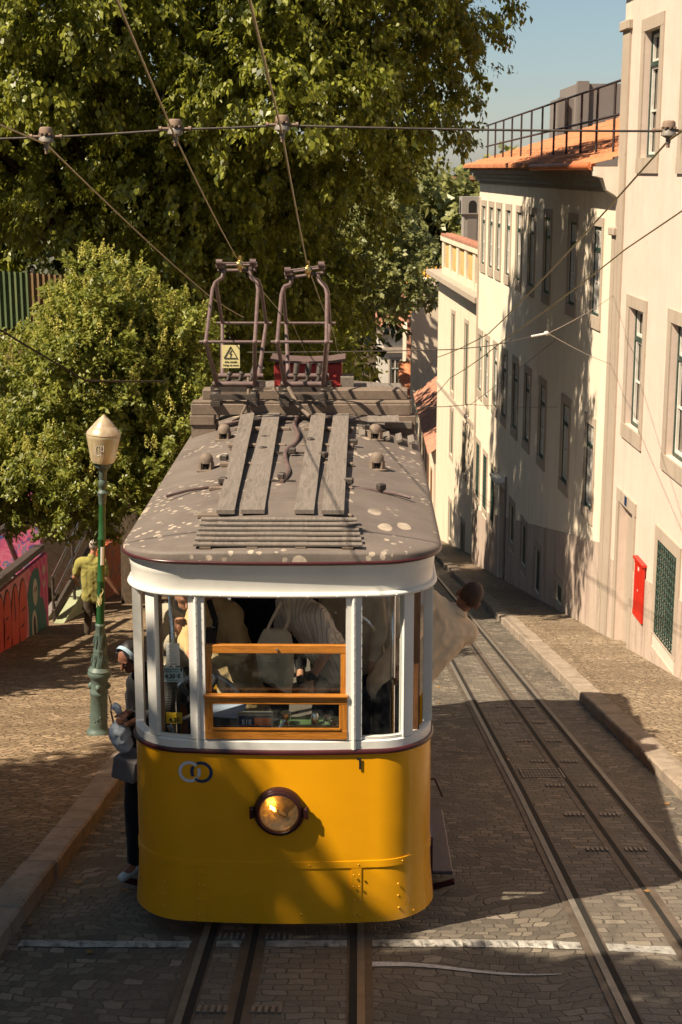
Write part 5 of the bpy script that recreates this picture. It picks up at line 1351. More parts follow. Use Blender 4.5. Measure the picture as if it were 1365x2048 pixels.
    if eyes:
        q = MB()
        for sg in (-1, 1): q.ell(hc + f * .088 + r * sg * .032 + u * .008, (.013, .006, .007), Q, 8, 6)
        q.build('eyes', M['hair_d'], root, 90)
    return root, (hc, f, u, r, Q)

# man leaning out of the right entrance
pr, hf = person((1.0, 1.45, .72), 'man in beige shirt with shaved head leaning out of the tram on the right',
    dict(head=(1.425, 1.60, 2.085), neck=(1.325, 1.60, 1.965), chest=(1.20, 1.56, 1.83), pelvis=(.86, 1.40, 1.47), shL=(1.10, 1.52, 2.09), shR=(1.42, 1.64, 1.78), elL=(.98, 1.12, 1.93), wrL=(.845, .78, 1.755), elR=(1.36, 1.92, 1.60), wrR=(1.18, 2.05, 1.50), knL=(.74, 1.02, 1.12), anL=(.72, 1.22, .80), knR=(.90, 1.10, 1.10), anR=(.92, 1.45, .80)),
    (.12, .97, -.10), (.56, .0, .80), 'c_beige', 'c_navy', 'hair_shave', 'skin_d', hands=[('L', ((-.35, -.75, -.45), (.6, -.35, .2), 1.0))], hairstyle='shaved', wrinkle=.009, bulk=1.14, hs=1.2, foot=(-.2, -.9, 0))
m = MB(); nk = Vector((1.335, 1.60, 1.975)); axn = Vector((.55, .05, .75)).normalized(); q = Vector((0, 0, 1)).rotation_difference(axn)
m.tube([nk + q @ Vector((.073 * math.cos(t), .073 * math.sin(t), .012 * math.cos(t))) for t in np.linspace(0, 2 * PI, 25)], .017, 8, False); m.build('collar', M['c_beige'], pr, 90)
# woman boarding on the left step
wr_, hw2 = person((-1.2, 1.2, -.08), 'dark haired woman with pale blue hairband stepping off on the left side of the tram',
    dict(head=(-1.225, 1.14, 1.735), neck=(-1.15, 1.26, 1.58), chest=(-1.09, 1.30, 1.40), pelvis=(-1.10, 1.28, 1.0), shL=(-.94, 1.36, 1.50), shR=(-1.19, 1.22, 1.50), elL=(-1.0, 1.14, 1.28), wrL=(-1.16, .95, 1.28), elR=(-1.22, 1.16, 1.20), wrR=(-1.225, .99, 1.33), knL=(-1.14, 1.10, .56), anL=(-1.18, 1.24, .02), knR=(-1.21, 1.02, .56), anR=(-1.235, 1.10, .02)),
    (-.55, -.72, -.55), (-.15, -.45, .9), 'c_black', 'c_black', 'hair_d', 'skin_d', hands=[('R', ((-.2, -.6, .1), (-.2, -.1, -1), 1.1))], hairstyle='tied', shoes='shoe', eyes=True, foot=(-.45, -.8, 0))
hc, f, u, r, Q = hw2; m = MB()
pts = [hc + u * (.034 + .104 * math.cos(t)) + r * .090 * math.sin(t) + f * .028 for t in np.linspace(-1.75, 1.75, 17)]
rings = [[p + f * .016 + u * .002, p - f * .016 + u * .0, p - f * .016 - (p - hc).normalized() * .012, p + f * .016 - (p - hc).normalized() * .012] for p in pts]
m.loft(rings); m.build('hairband', M['c_blue'], wr_, 40)
m = MB(); m.cap((-1.27, .93, 1.30), (-1.29, .93, 1.20), .03, .075, 12); m.cap((-1.29, .93, 1.20), (-1.27, .95, 1.10), .078, .075, 12); m.cap((-1.27, .93, 1.33), (-1.31, .92, 1.40), .018, .03, 8)
blob('plastic_bag', m, M['plastic_bag'], None, .008, 2, .014, (22, 22, 22)); tag(bpy.data.objects['plastic_bag'], 'crumpled white plastic bag held by the woman with the hairband', 'bag')
m = MB(); m.box((-1.225, 1.0, .90), (.20, .24, .185), Matrix.Rotation(R(-18), 3, 'Z') @ Matrix.Rotation(R(10), 3, 'Y'), .012); o = m.build('grey_bag', M['grey_bag'], None, origin=(-1.225, 1.0, .81)); tag(o, 'flat grey shopping bag hanging beside the black leggings of the woman at the step', 'bag')
m = MB(); m.tube([(-1.27, 1.0, .99), (-1.25, 1.04, 1.2), (-1.2, 1.08, 1.34)], .008, 6); m.build('bag_strap', M['blackmatte'], o)
# man in green walking away
person((-4.40, 17, -3.1), 'man in olive green polo shirt and dark trousers walking away down the left pavement',
    dict(head=(-4.35, 16.98, -1.40), neck=(-4.39, 16.95, -1.60), chest=(-4.40, 16.96, -1.82), pelvis=(-4.41, 17, -2.28), shL=(-4.63, 16.95, -1.69), shR=(-4.18, 16.95, -1.69), elL=(-4.73, 16.95, -1.98), wrL=(-4.71, 17.15, -2.18), elR=(-4.13, 16.93, -1.98), wrR=(-3.98, 16.98, -2.24), knL=(-4.49, 16.95, -2.68), anL=(-4.51, 16.85, -3.06), knR=(-4.33, 17.12, -2.69), anR=(-4.34, 17.2, -3.10)),
    (.1, 1, -.1), (0, 0, 1), 'c_olive', 'c_brown', 'hair_g', 'skin', sleeves='short', wrinkle=.010, voxel=.014, foot=(0, .95, -.15))
FL = .76
def rider(label, x, y, chest, neck, head, shL, shR, elL, wrL, elR, wrR, shirt, trous='c_black', hair='hair_d', pel=None, **k):
    pe = Vector(pel or (x, y, 1.56))
    return person((x, y, .72), label, dict(head=head, neck=neck, chest=chest, pelvis=pe, shL=shL, shR=shR, elL=elL, wrL=wrL, elR=elR, wrR=wrR,
        knL=(pe.x - .1, pe.y - .08, 1.16), anL=(pe.x - .1, pe.y, .80), knR=(pe.x + .1, pe.y - .06, 1.16), anR=(pe.x + .1, pe.y, .80)), k.pop('face', (0, -1, -.3)), k.pop('up', (0, 0, 1)), shirt, trous, hair, group=None, **k)
tr_, _ = rider('passenger in tan overshirt with a lettered black strap, behind the left window pillar', -.48, 1.30, (-.52, 1.25, 1.96), (-.58, 1.2, 2.15), (-.66, 1.14, 2.30), (-.42, 1.15, 2.07), (-.70, 1.38, 2.08), (-.35, .98, 1.81), (-.56, .86, 1.77), (-.80, 1.2, 1.85), (-.74, .98, 1.82), 'c_tan', pel=(-.42, 1.32, 1.55), hem=.22, wrinkle=.013, face=(-.6, -.5, -.5))
m = MB(); sp = [(-.60, 1.12, 2.20), (-.545, 1.055, 2.05), (-.565, 1.03, 1.9), (-.62, 1.05, 1.72)]
for a, b_ in zip(sp[:-1], sp[1:]): m.bar(a, b_, .045, .006, 0, (.1, -1, .1))
stp = m.build('shoulder_strap', M['blackmatte'], tr_)
put_text('strap_lettering', 'MBAY', .038, M['silver_print'], stp, (-.562, 1.022, 1.975), (.08, -.05, 1), (-1, -.2, .05), .0008)
br, hb = rider('bearded man with his hand at his chin, inside the left corner window', -.88, 1.72, (-.9, 1.62, 1.86), (-.88, 1.55, 2.02), (-.83, 1.42, 2.15), (-.70, 1.62, 1.95), (-1.02, 1.6, 1.93), (-.72, 1.42, 1.72), (-.70, 1.25, 1.93), (-.98, 1.45, 1.70), (-.86, 1.27, 1.90), 'c_pale', hairstyle='short', face=(.35, -.85, -.45), hands=[('R', ((.1, -.1, 1), (.4, -.8, .1), .9))], eyes=True)
hc, f, u, r, Q = hb; m = MB(); m.ell(hc - u * .082 + f * .045, (.055, .052, .045), Q, 12, 8)
for sg in (-1, 1): m.cap(hc + r * sg * .062 - u * .02 + f * .02, hc + r * sg * .05 - u * .08 + f * .04, .018, .024, 8)
blob('beard', m, M['hair_d'], br, .008, 2, .003, (40, 40, 40))
sr_, _ = rider('passenger in pale striped shirt bending over, dark watch on hanging arm', .36, 1.22, (.14, 1.12, 2.08), (.02, 1.18, 2.20), (-.08, 1.22, 2.36), (-.02, 1.3, 2.12), (.24, .98, 2.10), (-.05, 1.35, 1.85), (-.1, 1.25, 1.7), (.315, .88, 1.885), (.185, .80, 1.67), 'c_stripe', sleeves='short', pel=(.36, 1.22, 1.66), hem=.06, wrinkle=.012, hands=[('R', ((-.12, .0, -1), (-.3, .9, 0), .35))], skin='skin')
m = MB(); q = Vector((.31 - .185, .08, .21)).normalized(); p = Vector((.185, .80, 1.67)); m.lathe([(.034, .0), (.038, .006), (.038, .034), (.034, .04)], p + q * .01, 14, q); m.lathe([(.02, 0), (.022, .012), (.015, .016)], p + q * .03 + Vector((-.02, -.035, 0)), 12, (-.3, -1, .1)); m.build('watch', M['black'], sr_, 40)
m = MB(); rings = []
for k, (z, hw_2, hd) in enumerate(((2.03, .085, .03), (1.99, .115, .05), (1.9, .14, .06), (1.78, .145, .065), (1.67, .135, .06), (1.61, .12, .045))):
    rings.append([(-.085 + hw_2 * math.cos(t) * (1.0 if abs(math.cos(t)) > .0 else 1) + .03 * math.sin(z * 23) * .3, .93 + hd * math.sin(t), z - .10 * (1 if k == 5 else .0) * max(0, math.cos(t)) - (.02 * math.cos(t) if k > 2 else 0)) for t in np.linspace(0, 2 * PI, 17)[:-1]])
m.loft(rings); o = m.build('tote_bag', M['c_canvas'], None, 70, origin=(-.08, .93, 1.6)); tag(o, 'cream canvas tote bag hanging in the middle of the front window', 'bag')
m = MB()
for x0, x1 in ((-.16, -.04), (-.03, .02)):
    for a, b_ in zip([(x0, .90, 1.99), (x0 + .05, .92, 2.10), (x1, 1.0, 2.22)][:-1], [(x0 + .05, .92, 2.10), (x1, 1.0, 2.22)]): m.bar(a, b_, .022, .005, 0, (0, -1, .1))
m.build('bag_handle', M['c_canvas'], o); put_text('bag_print', 'a casa do\nmar e sal', .026, M['c_pale'], o, (-.10, .867, 1.80), (1, 0, 0), (0, 0, 1))
rider('passenger all in black standing between the tan overshirt and the tote bag', -.20, 1.78, (-.2, 1.72, 2.0), (-.2, 1.7, 2.2), (-.2, 1.68, 2.38), (-.40, 1.7, 2.12), (0, 1.7, 2.12), (-.45, 1.6, 1.82), (-.35, 1.45, 1.6), (.06, 1.62, 1.82), (.02, 1.45, 1.62), 'c_black')
yr, _ = rider('passenger in taupe top with a bright yellow strap beside the right window pillar', .50, 1.72, (.48, 1.66, 2.0), (.47, 1.62, 2.2), (.45, 1.6, 2.36), (.30, 1.64, 2.1), (.68, 1.66, 2.1), (.26, 1.55, 1.82), (.32, 1.4, 1.62), (.72, 1.58, 1.8), (.66, 1.42, 1.6), 'c_pale')
m = MB(); m.bar((.50, 1.49, 2.24), (.485, 1.485, 2.06), .05, .02, .004, (0, -1, 0)); m.bar((.485, 1.485, 2.06), (.53, 1.48, 1.98), .045, .02, .004, (0, -1, 0)); m.build('yellow_strap', M['c_yellow'], yr)
rider('woman with long blond hair seen through the right corner window', .66, 1.92, (.66, 1.88, 1.88), (.66, 1.86, 2.04), (.66, 1.85, 2.18), (.5, 1.88, 1.96), (.82, 1.88, 1.96), (.47, 1.8, 1.7), (.52, 1.65, 1.55), (.85, 1.8, 1.7), (.8, 1.65, 1.52), 'c_white', 'c_denim', 'hair_b', hairstyle='long', face=(.3, .9, -.2))
rider('passenger with bare shoulders in a white vest by the right corner window', .88, 2.35, (.9, 2.3, 1.92), (.9, 2.28, 2.1), (.9, 2.25, 2.26), (.74, 2.3, 2.02), (1.0, 2.3, 2.02), (.7, 2.2, 1.78), (.72, 2.05, 1.6), (1.0, 2.2, 1.75), (.98, 2.0, 1.6), 'c_white', 'c_denim', 'hair_d', skin='skin_l', sleeves='none')
for (x, y, lab, sh) in ((-.45, 2.9, 'seated passenger in charcoal deep inside the tram on the left', 'c_grey'), (.30, 2.7, 'passenger in brown jacket standing deep inside the tram', 'c_brown'), (-.1, 3.6, 'passenger in black at the very back of the crowded tram', 'c_black')):
    rider(lab, x, y, (x, y, 2.0), (x, y, 2.18), (x, y, 2.34), (x - .19, y, 2.08), (x + .19, y, 2.08), (x - .24, y - .05, 1.8), (x - .2, y - .2, 1.62), (x + .24, y - .05, 1.8), (x + .2, y - .2, 1.62), sh, voxel=.016)
# ------------------------------------------------------------------ street lamp, leaning slightly
LB = Vector((-2.575, 7.05, gz(7.05) + .125)); TL_ = Vector((.052, 0, 1)).normalized(); HS = .925; RS = .80
lp = empty('street_lamp', LB, 'old cast iron street lamp with green pole and frosted glass lantern, left of the tram', 'street lamp')
def lz(prof, mat, name, par=None, n=24, flute=0, fl=0.0, sm=40):
    m = MB(); k = 1.0 if name.startswith('lantern') else RS; m.lathe([(r * k, z * HS) for r, z in prof], LB, n, TL_, flute, fl); return m.build(name, M[mat], par or lp, sm)
lz([(.175, -.05), (.18, .03), (.17, .06), (.145, .08), (.138, .11)], 'lamp_teal', 'foot')
bs = lz([(.134, .10), (.130, .30), (.128, .55), (.140, .565), (.140, .595), (.126, .61), (.126, .74), (.142, .78), (.172, .81), (.178, .84), (.165, .87), (.172, .885), (.150, .91), (.128, .93)], 'lamp_teal', 'base')
m = MB()
for a in (-1.57, 0, 1.57, 3.14):
    m.ell(LB + TL_ * .62 + Vector((.102 * math.cos(a), .102 * math.sin(a), 0)), (.035, .035, .042), None, 10, 7)
    m.ell(LB + TL_ * .62 + Vector((.124 * math.cos(a), .124 * math.sin(a), 0)), (.016, .016, .02), None, 8, 6)
    for dz in (-.08, .0, .08): m.ell(LB + TL_ * (.22 + dz * .3) + Vector((.104 * math.cos(a + dz * 4), .104 * math.sin(a + dz * 4), 0)), (.012, .012, .012), None, 6, 5)
m.build('rosette', M['lamp_teal'], bs, 60)
lz([(.125, .92), (.118, 1.00), (.095, 1.12), (.098, 1.135), (.098, 1.16), (.088, 1.18), (.090, 1.20), (.083, 1.32), (.064, 1.46), (.074, 1.475), (.074, 1.495), (.060, 1.51)], 'lamp_teal', 'shaft_base', None, 32, 8, .05)
m = MB()
for k in range(8):
    a = k * PI / 4 + .3
    for (h0, h1, r0, r1) in ((.95, 1.10, .124, .102), (1.19, 1.36, .094, .082)):
        for s in (-.25, 0, .25):
            h0, h1, r0, r1 = h0 if s > -.25 else h0 * HS, h1 if s > -.25 else h1 * HS, r0 if s > -.25 else r0 * RS, r1 if s > -.25 else r1 * RS; p = LB + TL_ * h0 + Vector((r0 * math.cos(a), r0 * math.sin(a), 0)); q = LB + TL_ * h1 + Vector((r1 * math.cos(a + s), r1 * math.sin(a + s), 0)); m.tube([p, (p + q) / 2 + Vector((math.cos(a + s / 2), math.sin(a + s / 2), 0)) * .006, q], [.005, .007, .003], 5)
m.build('leaf_ornament', M['lamp_teal'], bs, 60)
lz([(.060, 1.50), (.056, 2.05), (.064, 2.065), (.064, 2.085), (.055, 2.10), (.052, 2.60), (.062, 2.615), (.062, 2.635), (.051, 2.65), (.049, 3.08)], 'lamp_green', 'pole')
lz([(.050, 3.07), (.056, 3.09), (.058, 3.17), (.075, 3.20), (.078, 3.225), (.060, 3.245), (.045, 3.26), (.048, 3.29), (.064, 3.31), (.066, 3.36), (.052, 3.39), (.058, 3.40), (.058, 3.49), (.082, 3.53), (.112, 3.55), (.118, 3.575), (.118, 3.60), (.100, 3.61)], 'lamp_teal', 'capital', None, 28)
lan = lz([(.100, 3.60), (.132, 3.615), (.148, 3.66), (.170, 3.80), (.192, 3.92), (.196, 3.95), (.190, 3.965)], 'lamp_glass', 'lantern_glass', None, 32)
lz([(.188, 3.962), (.198, 3.97), (.192, 3.995), (.165, 4.03), (.140, 4.06), (.122, 4.075), (.118, 4.09), (.098, 4.115), (.055, 4.165), (.030, 4.185), (.020, 4.20), (.002, 4.215)], 'lamp_cap', 'lantern_cap', None, 32)
m = MB(); m.lathe([(.05, 3.28), (.05, 3.40), (.03, 3.46)], LB, 12, TL_); m.build('lamp_holder', M['white_in'], lan, 50)
m = MB()                                     # scratched tag on the glass
def lampp(a, h, e=.004):
    r = .132 + (h - 3.615) / (3.92 - 3.615) * .06 + e; c = LB + TL_ * (h * HS); return Vector((c.x + r * math.sin(a), c.y - r * math.cos(a), c.z))
for P_ in ([(-.35, 3.86), (-.30, 3.83), (-.18, 3.86), (-.15, 3.84)], [(-.33, 3.83), (-.36, 3.74), (-.22, 3.72), (-.04, 3.74), (0.0, 3.72)], [(-.12, 3.85), (-.10, 3.73)], [(.02, 3.85), (.0, 3.71)], [(.0, 3.78), (.2, 3.785)], [(.16, 3.85), (.2, 3.76)], [(-.5, 3.82), (-.46, 3.815)], [(-.5, 3.78), (-.45, 3.78)], [(-.5, 3.74), (-.44, 3.745)]):
    m.tube([lampp(a, h) for a, h in P_], .0035, 4)
m.build('scratched_tag', M['win_white'], lan)
m = MB(); rings = []
for h in (2.12, 2.34): c = LB + TL_ * h; rings.append([Vector((c.x + .0455 * math.sin(a), c.y - .0455 * math.cos(a), c.z)) for a in np.linspace(-.1, .9, 6)])
m.loft(rings, False, False); st_ = m.build('sticker', M['paper'], lp)
m = MB(); rr = random.Random(11)
for k in range(12):
    h = 1.64 + rr.random() * .2; a = rr.uniform(-.6, .7); pts = []
    for q in range(4): pts.append((LB + TL_ * h) + Vector((.0475 * math.sin(a), -.0475 * math.cos(a), 0))); h += rr.uniform(-.05, .05); a += rr.uniform(-.4, .4)
    m.tube(pts, .004, 4)
m.build('pole_scribble', M['sign_yellow'], lp)
m = MB(); m.tube([LB + Vector((.15, .05, .28)), LB + Vector((.19, 0, .12)), LB + Vector((.22, .02, .09))], .012, 5); m.tube([LB + Vector((.14, 0, .5)), LB + Vector((.17, -.02, .38)), LB + Vector((.16, 0, .3))], .008, 5); m.build('loose_strap', M['rubber'], lp)

# ------------------------------------------------------------------ overhead wires
def wz(y, x=0): return 5.475 - .190 * y
def wire(name, pts, r, mat, label, group=None, cat='wire'):
    m = MB(); P_ = []
    for i in range(len(pts) - 1):
        a, b_ = Vector(pts[i]), Vector(pts[i + 1]); n = 6; L = (b_ - a).length
        for k in range(n): t = k / n; P_.append(a + (b_ - a) * t - Vector((0, 0, .0035 * L * t * (1 - t) * 4)))
    P_.append(Vector(pts[-1])); m.tube(P_, r, 6); o = m.build(name, M[mat], None, 90, origin=pts[0]); return tag(o, label, cat, group)
plain_w = plain('wire_bronze', (.30, .24, .12), .35, .8, .2, 20); M['wire'] = plain_w
g_ = 'contact wires over the two tracks'
y0 = -.8
wire('contact_wire', [(-.25, -9.5, 7.30), (-.545, y0, 5.60), (-.655, 5, 4.56), (-.5, 14, 3.0), (-.5, 40, -1.9)], .0065, 'wire', 'trolley wire running to the left pantograph of the tram', g_)
wire('contact_wire', [(.087, -9.5, 7.30), (.087, y0, 5.62), (.03, 5, 4.52), (.15, 14, 2.85), (.2, 40, -1.9)], .0065, 'wire', 'trolley wire running to the right pantograph of the tram', g_)
wire('contact_wire', [(-2.42, -6.0, 6.45), (-1.31, y0, 5.56), (-1.02, 6, 4.1), (-.9, 9, 3.6)], .0065, 'wire', 'pale wire slanting past the left pantograph from the leftmost insulator', g_)
wire('contact_wire', [(3.3, -6.5, 7.0), (2.36, y0, 5.58), (2.18, 9, 3.40), (1.9, 17, 2.1), (2.2, 42, -2.9)], .0065, 'wire', 'upper trolley wire crossing in front of the right hand facades', g_)
wire('contact_wire', [(3.5, -6, 6.9), (2.95, 3.8, 4.72), (2.35, 9, 3.30), (2.2, 17, 1.75), (2.4, 42, -3.0)], .0065, 'wire', 'lower trolley wire crossing in front of the right hand facades', g_)
wire('span_wire', [(-6.0, y0, 5.52), (-1.31, y0, 5.60), (-.545, y0, 5.645), (.087, y0, 5.668), (2.36, y0, 5.635), (5.6, y0 + .3, 5.72)], .0075, 'darkmetal', 'dark cross wire with four insulators stretched across the top of the view')
def insulator(p, lab):
    p = Vector(p); r_ = empty('insulator', p, lab, 'insulator', 'insulators hanging on the cross wire'); m = MB()
    m.lathe([(.0, .045), (.030, .043), (.038, .034), (.040, .006), (.030, .0)][::-1], p + Vector((0, 0, .012)), 14); m.build('cap', plain('insulator_cap', (.34, .22, .15), .7, 0, .35, 30, .002, 80) if 'icap' not in M else M['icap'], r_, 50)
    m = MB(); m.lathe([(.020, .012), (.030, .004), (.043, -.012), (.046, -.030), (.034, -.036), (.016, -.045), (.014, -.075)], p, 14); m.build('bell', M['icap2'], r_, 50)
    m = MB(); m.tube([p + Vector((-.09, 0, 0)), p + Vector((.09, 0, 0))], .009, 6)
    for sx in (-1, 1): m.lathe([(.014, -.008), (.014, .008)], p + Vector((sx * .088, 0, 0)), 8, (1, 0, 0))
    for k in range(8): m.box(p + Vector((.038 * math.cos(k * PI / 4), .038 * math.sin(k * PI / 4), .014)), (.012, .012, .012))
    m.build('clamp', M['icap'], r_, 50)
    m = MB(); m.tube([p + Vector((0, 0, -.05)), p + Vector((0, 0, -.10))], .011, 6); m.build('hanger', M['icap'], r_)
    return r_
M['icap'] = plain('insulator_cap', (.22, .145, .10), .7, 0, .35, 30, .002, 80); M['icap2'] = plain('insulator_bell', (.19, .165, .14), .55, 0, .2, 30)
insulator((-1.31, y0, 5.605), 'leftmost rusty capped insulator on the cross wire'); insulator((-.545, y0, 5.650), 'insulator on the cross wire above the left pantograph wire')
insulator((.087, y0, 5.673), 'insulator on the cross wire above the right pantograph wire'); insulator((2.36, y0, 5.640), 'insulator on the cross wire in front of the topmost right window')
wire('span_wire', [(-.9, 9.5, 3.1), (1.75, 9.5, 3.14), (2.25, 9.5, 3.19), (2.95, 9.6, 3.33)], .007, 'darkmetal', 'second cross wire beyond the tram, forking to two hooks on the cream facade')
m = MB(); m.tube([(2.78, 9.58, 3.30), (2.95, 9.6, 3.33)], .016, 7); m.ell((2.98, 9.6, 3.34), (.035, .025, .03), None, 10, 7); o = m.build('strain_insulator', M['win_white'], None, 60, origin=(2.9, 9.6, 3.3)); tag(o, 'white strain insulator where the second cross wire forks', 'insulator')
for q, lab in (((5.17, 17.55, 3.18), 'upper thin stay wire from the white strain insulator to the cream wall'), ((5.17, 17.55, 1.93), 'lower thin stay wire from the white strain insulator to the cream wall')): wire('stay_wire', [(3.0, 9.6, 3.34), q], .005, 'steel', lab)
wire('span_wire', [(-2.5, 16, 1.35), (2.05, 16, 1.38), (2.5, 16, 1.42)], .007, 'darkmetal', 'farthest low cross wire in front of the lit part of the cream facade')
for q, lab in (((4.9, 22.6, 1.9), 'thin upper stay from the farthest cross wire to the shaded wall'), ((4.9, 22.6, .35), 'thin lower stay from the farthest cross wire to the shaded wall')): wire('stay_wire', [(2.5, 16, 1.42), q], .005, 'darkmetal', lab)
wire('cable', [(-5.0, 2.0, 6.3), (-3.0, 3.2, 4.3), (-2.1, 4.5, 3.42), (-1.55, 6.2, 3.18)], .010, 'bark', 'thick dark cable sagging down in front of the flowering shrub', None, 'cable')
# little litter: fallen leaves in the gutter and on the kerb
rr = random.Random(21); L_ = []
for k in range(90):
    if k < 55: x, y = rr.uniform(-1.9, -1.15), rr.uniform(-.5, 7)
    else: x, y = rr.uniform(1.3, 3.7), rr.uniform(-1, 12)
    z = gz(y) + .018; a = rr.uniform(0, 6.28); s = rr.uniform(.02, .042); c_ = np.array([x, y, z]); d = np.array([math.cos(a), math.sin(a), -GR * math.sin(a)]) * s; e = np.array([-math.sin(a), math.cos(a), -GR * math.cos(a) + rr.uniform(-.3, .6)]) * s * .5
    L_.append([c_ - d, c_ + e, c_ + d, c_ - e])
o = fast_mesh('fallen_leaves', np.array(L_), 4, M['leaf_dry']); tag(o, kind='stuff')
# ------------------------------------------------------------------ trees and shrubs
def unit(v): return v / np.maximum(np.linalg.norm(v, axis=-1, keepdims=True), 1e-9)
def rnd_dirs(n): return unit(RNG.normal(size=(n, 3)))
def lobes_in(ells, n, rmin, rmax, shell=.55, sep=.75):
    """lobe centres and radii spread through a union of ellipsoids, keeping apart"""
    vol = np.array([e[1][0] * e[1][1] * e[1][2] for e in ells]); out = []; tries = 0
    while len(out) < n and tries < n * 60:
        tries += 1; c, rad = ells[RNG.choice(len(ells), p=vol / vol.sum())]
        d = rnd_dirs(1)[0]; q = RNG.uniform(shell ** 3, 1) ** (1 / 3); r = RNG.uniform(rmin, rmax)
        rad_ = np.maximum(np.array(rad) - r * .8, .1); p = np.array(c) + d * rad_ * q
        if all(np.linalg.norm(p - o[0]) > sep * (r + o[1]) * .62 for o in out): out.append((p, r))
    return out
def sprays(lobes, per, squash=.75, top=.25):
    C, D, Rr = [], [], []
    for p, r in lobes:
        n = max(3, int(per * r * r)); d = rnd_dirs(n); keep = d[:, 2] > -.75 + RNG.uniform(0, .5, n) * .0; d = d[keep]
        k = RNG.uniform(.72, 1.05, (len(d), 1)) * (1 + .18 * np.sin(d[:, :1] * 7 + p[0]) * np.cos(d[:, 1:2] * 6 + p[1]))
        C.append(p + d * k * r * np.array([1, 1, squash])); D.append(d); 
    return np.concatenate(C), np.concatenate(D)
def leaves(C, D, n, length, lw, twig, droop=.5, up=.6, spread=.10, jl=.35):
    N = len(C) * n; c = np.repeat(C, n, 0); d = np.repeat(D, n, 0)
    td = unit(d * .8 + rnd_dirs(N) * .35 + np.array([0, 0, -droop])); sn = np.repeat(rnd_dirs(len(C)), n, 0); td = np.repeat(unit(D * .8 + rnd_dirs(len(C)) * .5 + np.array([0, 0, -droop * .6])), n, 0) * .75 + td * .25
    t = RNG.uniform(0, 1, (N, 1)); pos = c + td * t * twig + RNG.normal(size=(N, 3)) * spread * twig
    ax = unit(td * .5 + rnd_dirs(N) * .75 + np.array([0, 0, -droop])); nn = unit(np.array([0, 0, up]) + d * .55 + sn * .45 + rnd_dirs(N) * .38)
    sd = unit(np.cross(ax, nn)); L = length * RNG.uniform(1 - jl, 1 + jl, (N, 1)) * np.repeat(RNG.uniform(.75, 1.3, (len(C), 1)), n, 0); w_ = L * lw
    nn = np.cross(sd, ax); b0 = pos; tip = pos + ax * L; m = pos + ax * L * .42
    return np.stack([b0, m + sd * w_ + nn * L * .05, tip - nn * L * .08, m - sd * w_ + nn * L * .05], 1)
def limbs(root_pt, lobes, trunk_r, split_z, rs, wob=.25):
    """tapered trunk that forks into limbs reaching the lobes"""
    m = MB(); base = Vector(root_pt); top = Vector((root_pt[0] + rs.uniform(-.3, .3), root_pt[1], split_z))
    m.tube([base - Vector((0, 0, .3)), base, base.lerp(top, .5) + Vector((wob * .3, 0, 0)), top], [trunk_r * 1.4, trunk_r * 1.1, trunk_r * .85, trunk_r * .75], 12)
    L = []
    for p, r in lobes:
        p = Vector(p); mid = top.lerp(p, .5) + Vector((rs.uniform(-wob, wob), rs.uniform(-wob, wob), rs.uniform(.1, .6) * wob * 3))
        a = trunk_r * rs.uniform(.16, .42); m.tube([top.lerp(base, .1 * rs.random()), top.lerp(mid, .5) + Vector((0, 0, .2)), mid, mid.lerp(p, .6), p], [a * 1.2, a, a * .7, a * .4, a * .15], 7)
    return m
def tree(name, label, cat, base, ells, nl, rmin, rmax, per, nleaf, length, lw, mat, trunk_r, split_z, twig=.5, droop=.5, group=None, shell=.5, squash=.75, maxlimb=40, sep=.75, extra=None):
    rs = random.Random(len(name) + nl); lb = lobes_in(ells, nl, rmin, rmax, shell, sep)
    if extra: lb += [(np.array(c), r) for c, r in extra]
    rt = empty(name, base, label, cat, group)
    limbs(base, lb[:maxlimb], trunk_r, split_z, rs).build('trunk', M['bark'], rt, 179)
    C, D = sprays(lb, per, squash); Q = leaves(C, D, nleaf, length, lw, twig, droop)
    fast_mesh('crown', Q, 4, M[mat], rt); return rt, lb

# the great tree across the street's left side
tree('broad_tree', 'great dark leafy street tree filling the upper left behind the tram', 'tree', (-4.4, 23, gz(23) + .1), [((-3.8, 21.5, 9.3), (7.3, 6.2, 6.7)), ((-2.3, 23, 3.4), (3.0, 4.6, 3.9)), ((-9.5, 23, 9.0), (4.5, 5.5, 5.2)), ((-.6, 19.6, 7.6), (3.1, 4.1, 3.9))], 150, .9, 1.85, 66, 36, .112, .30, 'leaf_big', .42, 3.2, .50, .70, None, .50, .70, 60,
     extra=[((-1.0, 17.2, 6.9), .95), ((-.5, 17.0, 6.3), .8), ((.3, 17.8, 7.2), .9), ((-3.4, 17.0, 8.0), 1.0), ((-5.2, 17.2, 8.1), 1.0), ((2.2, 20.5, 7.3), .9), ((2.4, 21, 8.6), 1.0), ((1.9, 20, 6.2), .8), ((-6.4, 18, 7.0), 1.0)])
# flowering privet in the garden
pe = [((-3.2, 13.3, 2.1), (1.75, 1.5, 1.75)), ((-4.3, 13.4, .85), (2.1, 1.7, 1.15)), ((-2.7, 13.1, .85), (1.15, 1.2, 1.15)), ((-5.5, 14, .95), (1.4, 1.4, .85))]
pt, plb = tree('flowering_shrub', 'sunlit flowering shrub with glossy leaves and pale yellow panicles behind the street lamp', 'shrub', (-5.95, 14.2, gz(14) + .2), pe, 80, .36, .66, 240, 30, .088, .24, 'leaf_privet', .14, -.6, .30, .25, None, .45, .85, 26, .7,
     extra=[((-3.4, 12.9, 3.85), .36), ((-2.1, 12.9, 3.15), .36), ((-1.72, 13.0, 1.9), .40), ((-4.9, 13.1, 2.5), .45), ((-2.3, 12.8, -.25), .32), ((-3.0, 12.8, 3.6), .42), ((-1.9, 12.9, .6), .36)])
C, D = sprays(plb, 300, .85); k = (D[:, 2] > -.15) & (RNG.uniform(0, 1, len(D)) < .75); C, D = C[k], D[k]
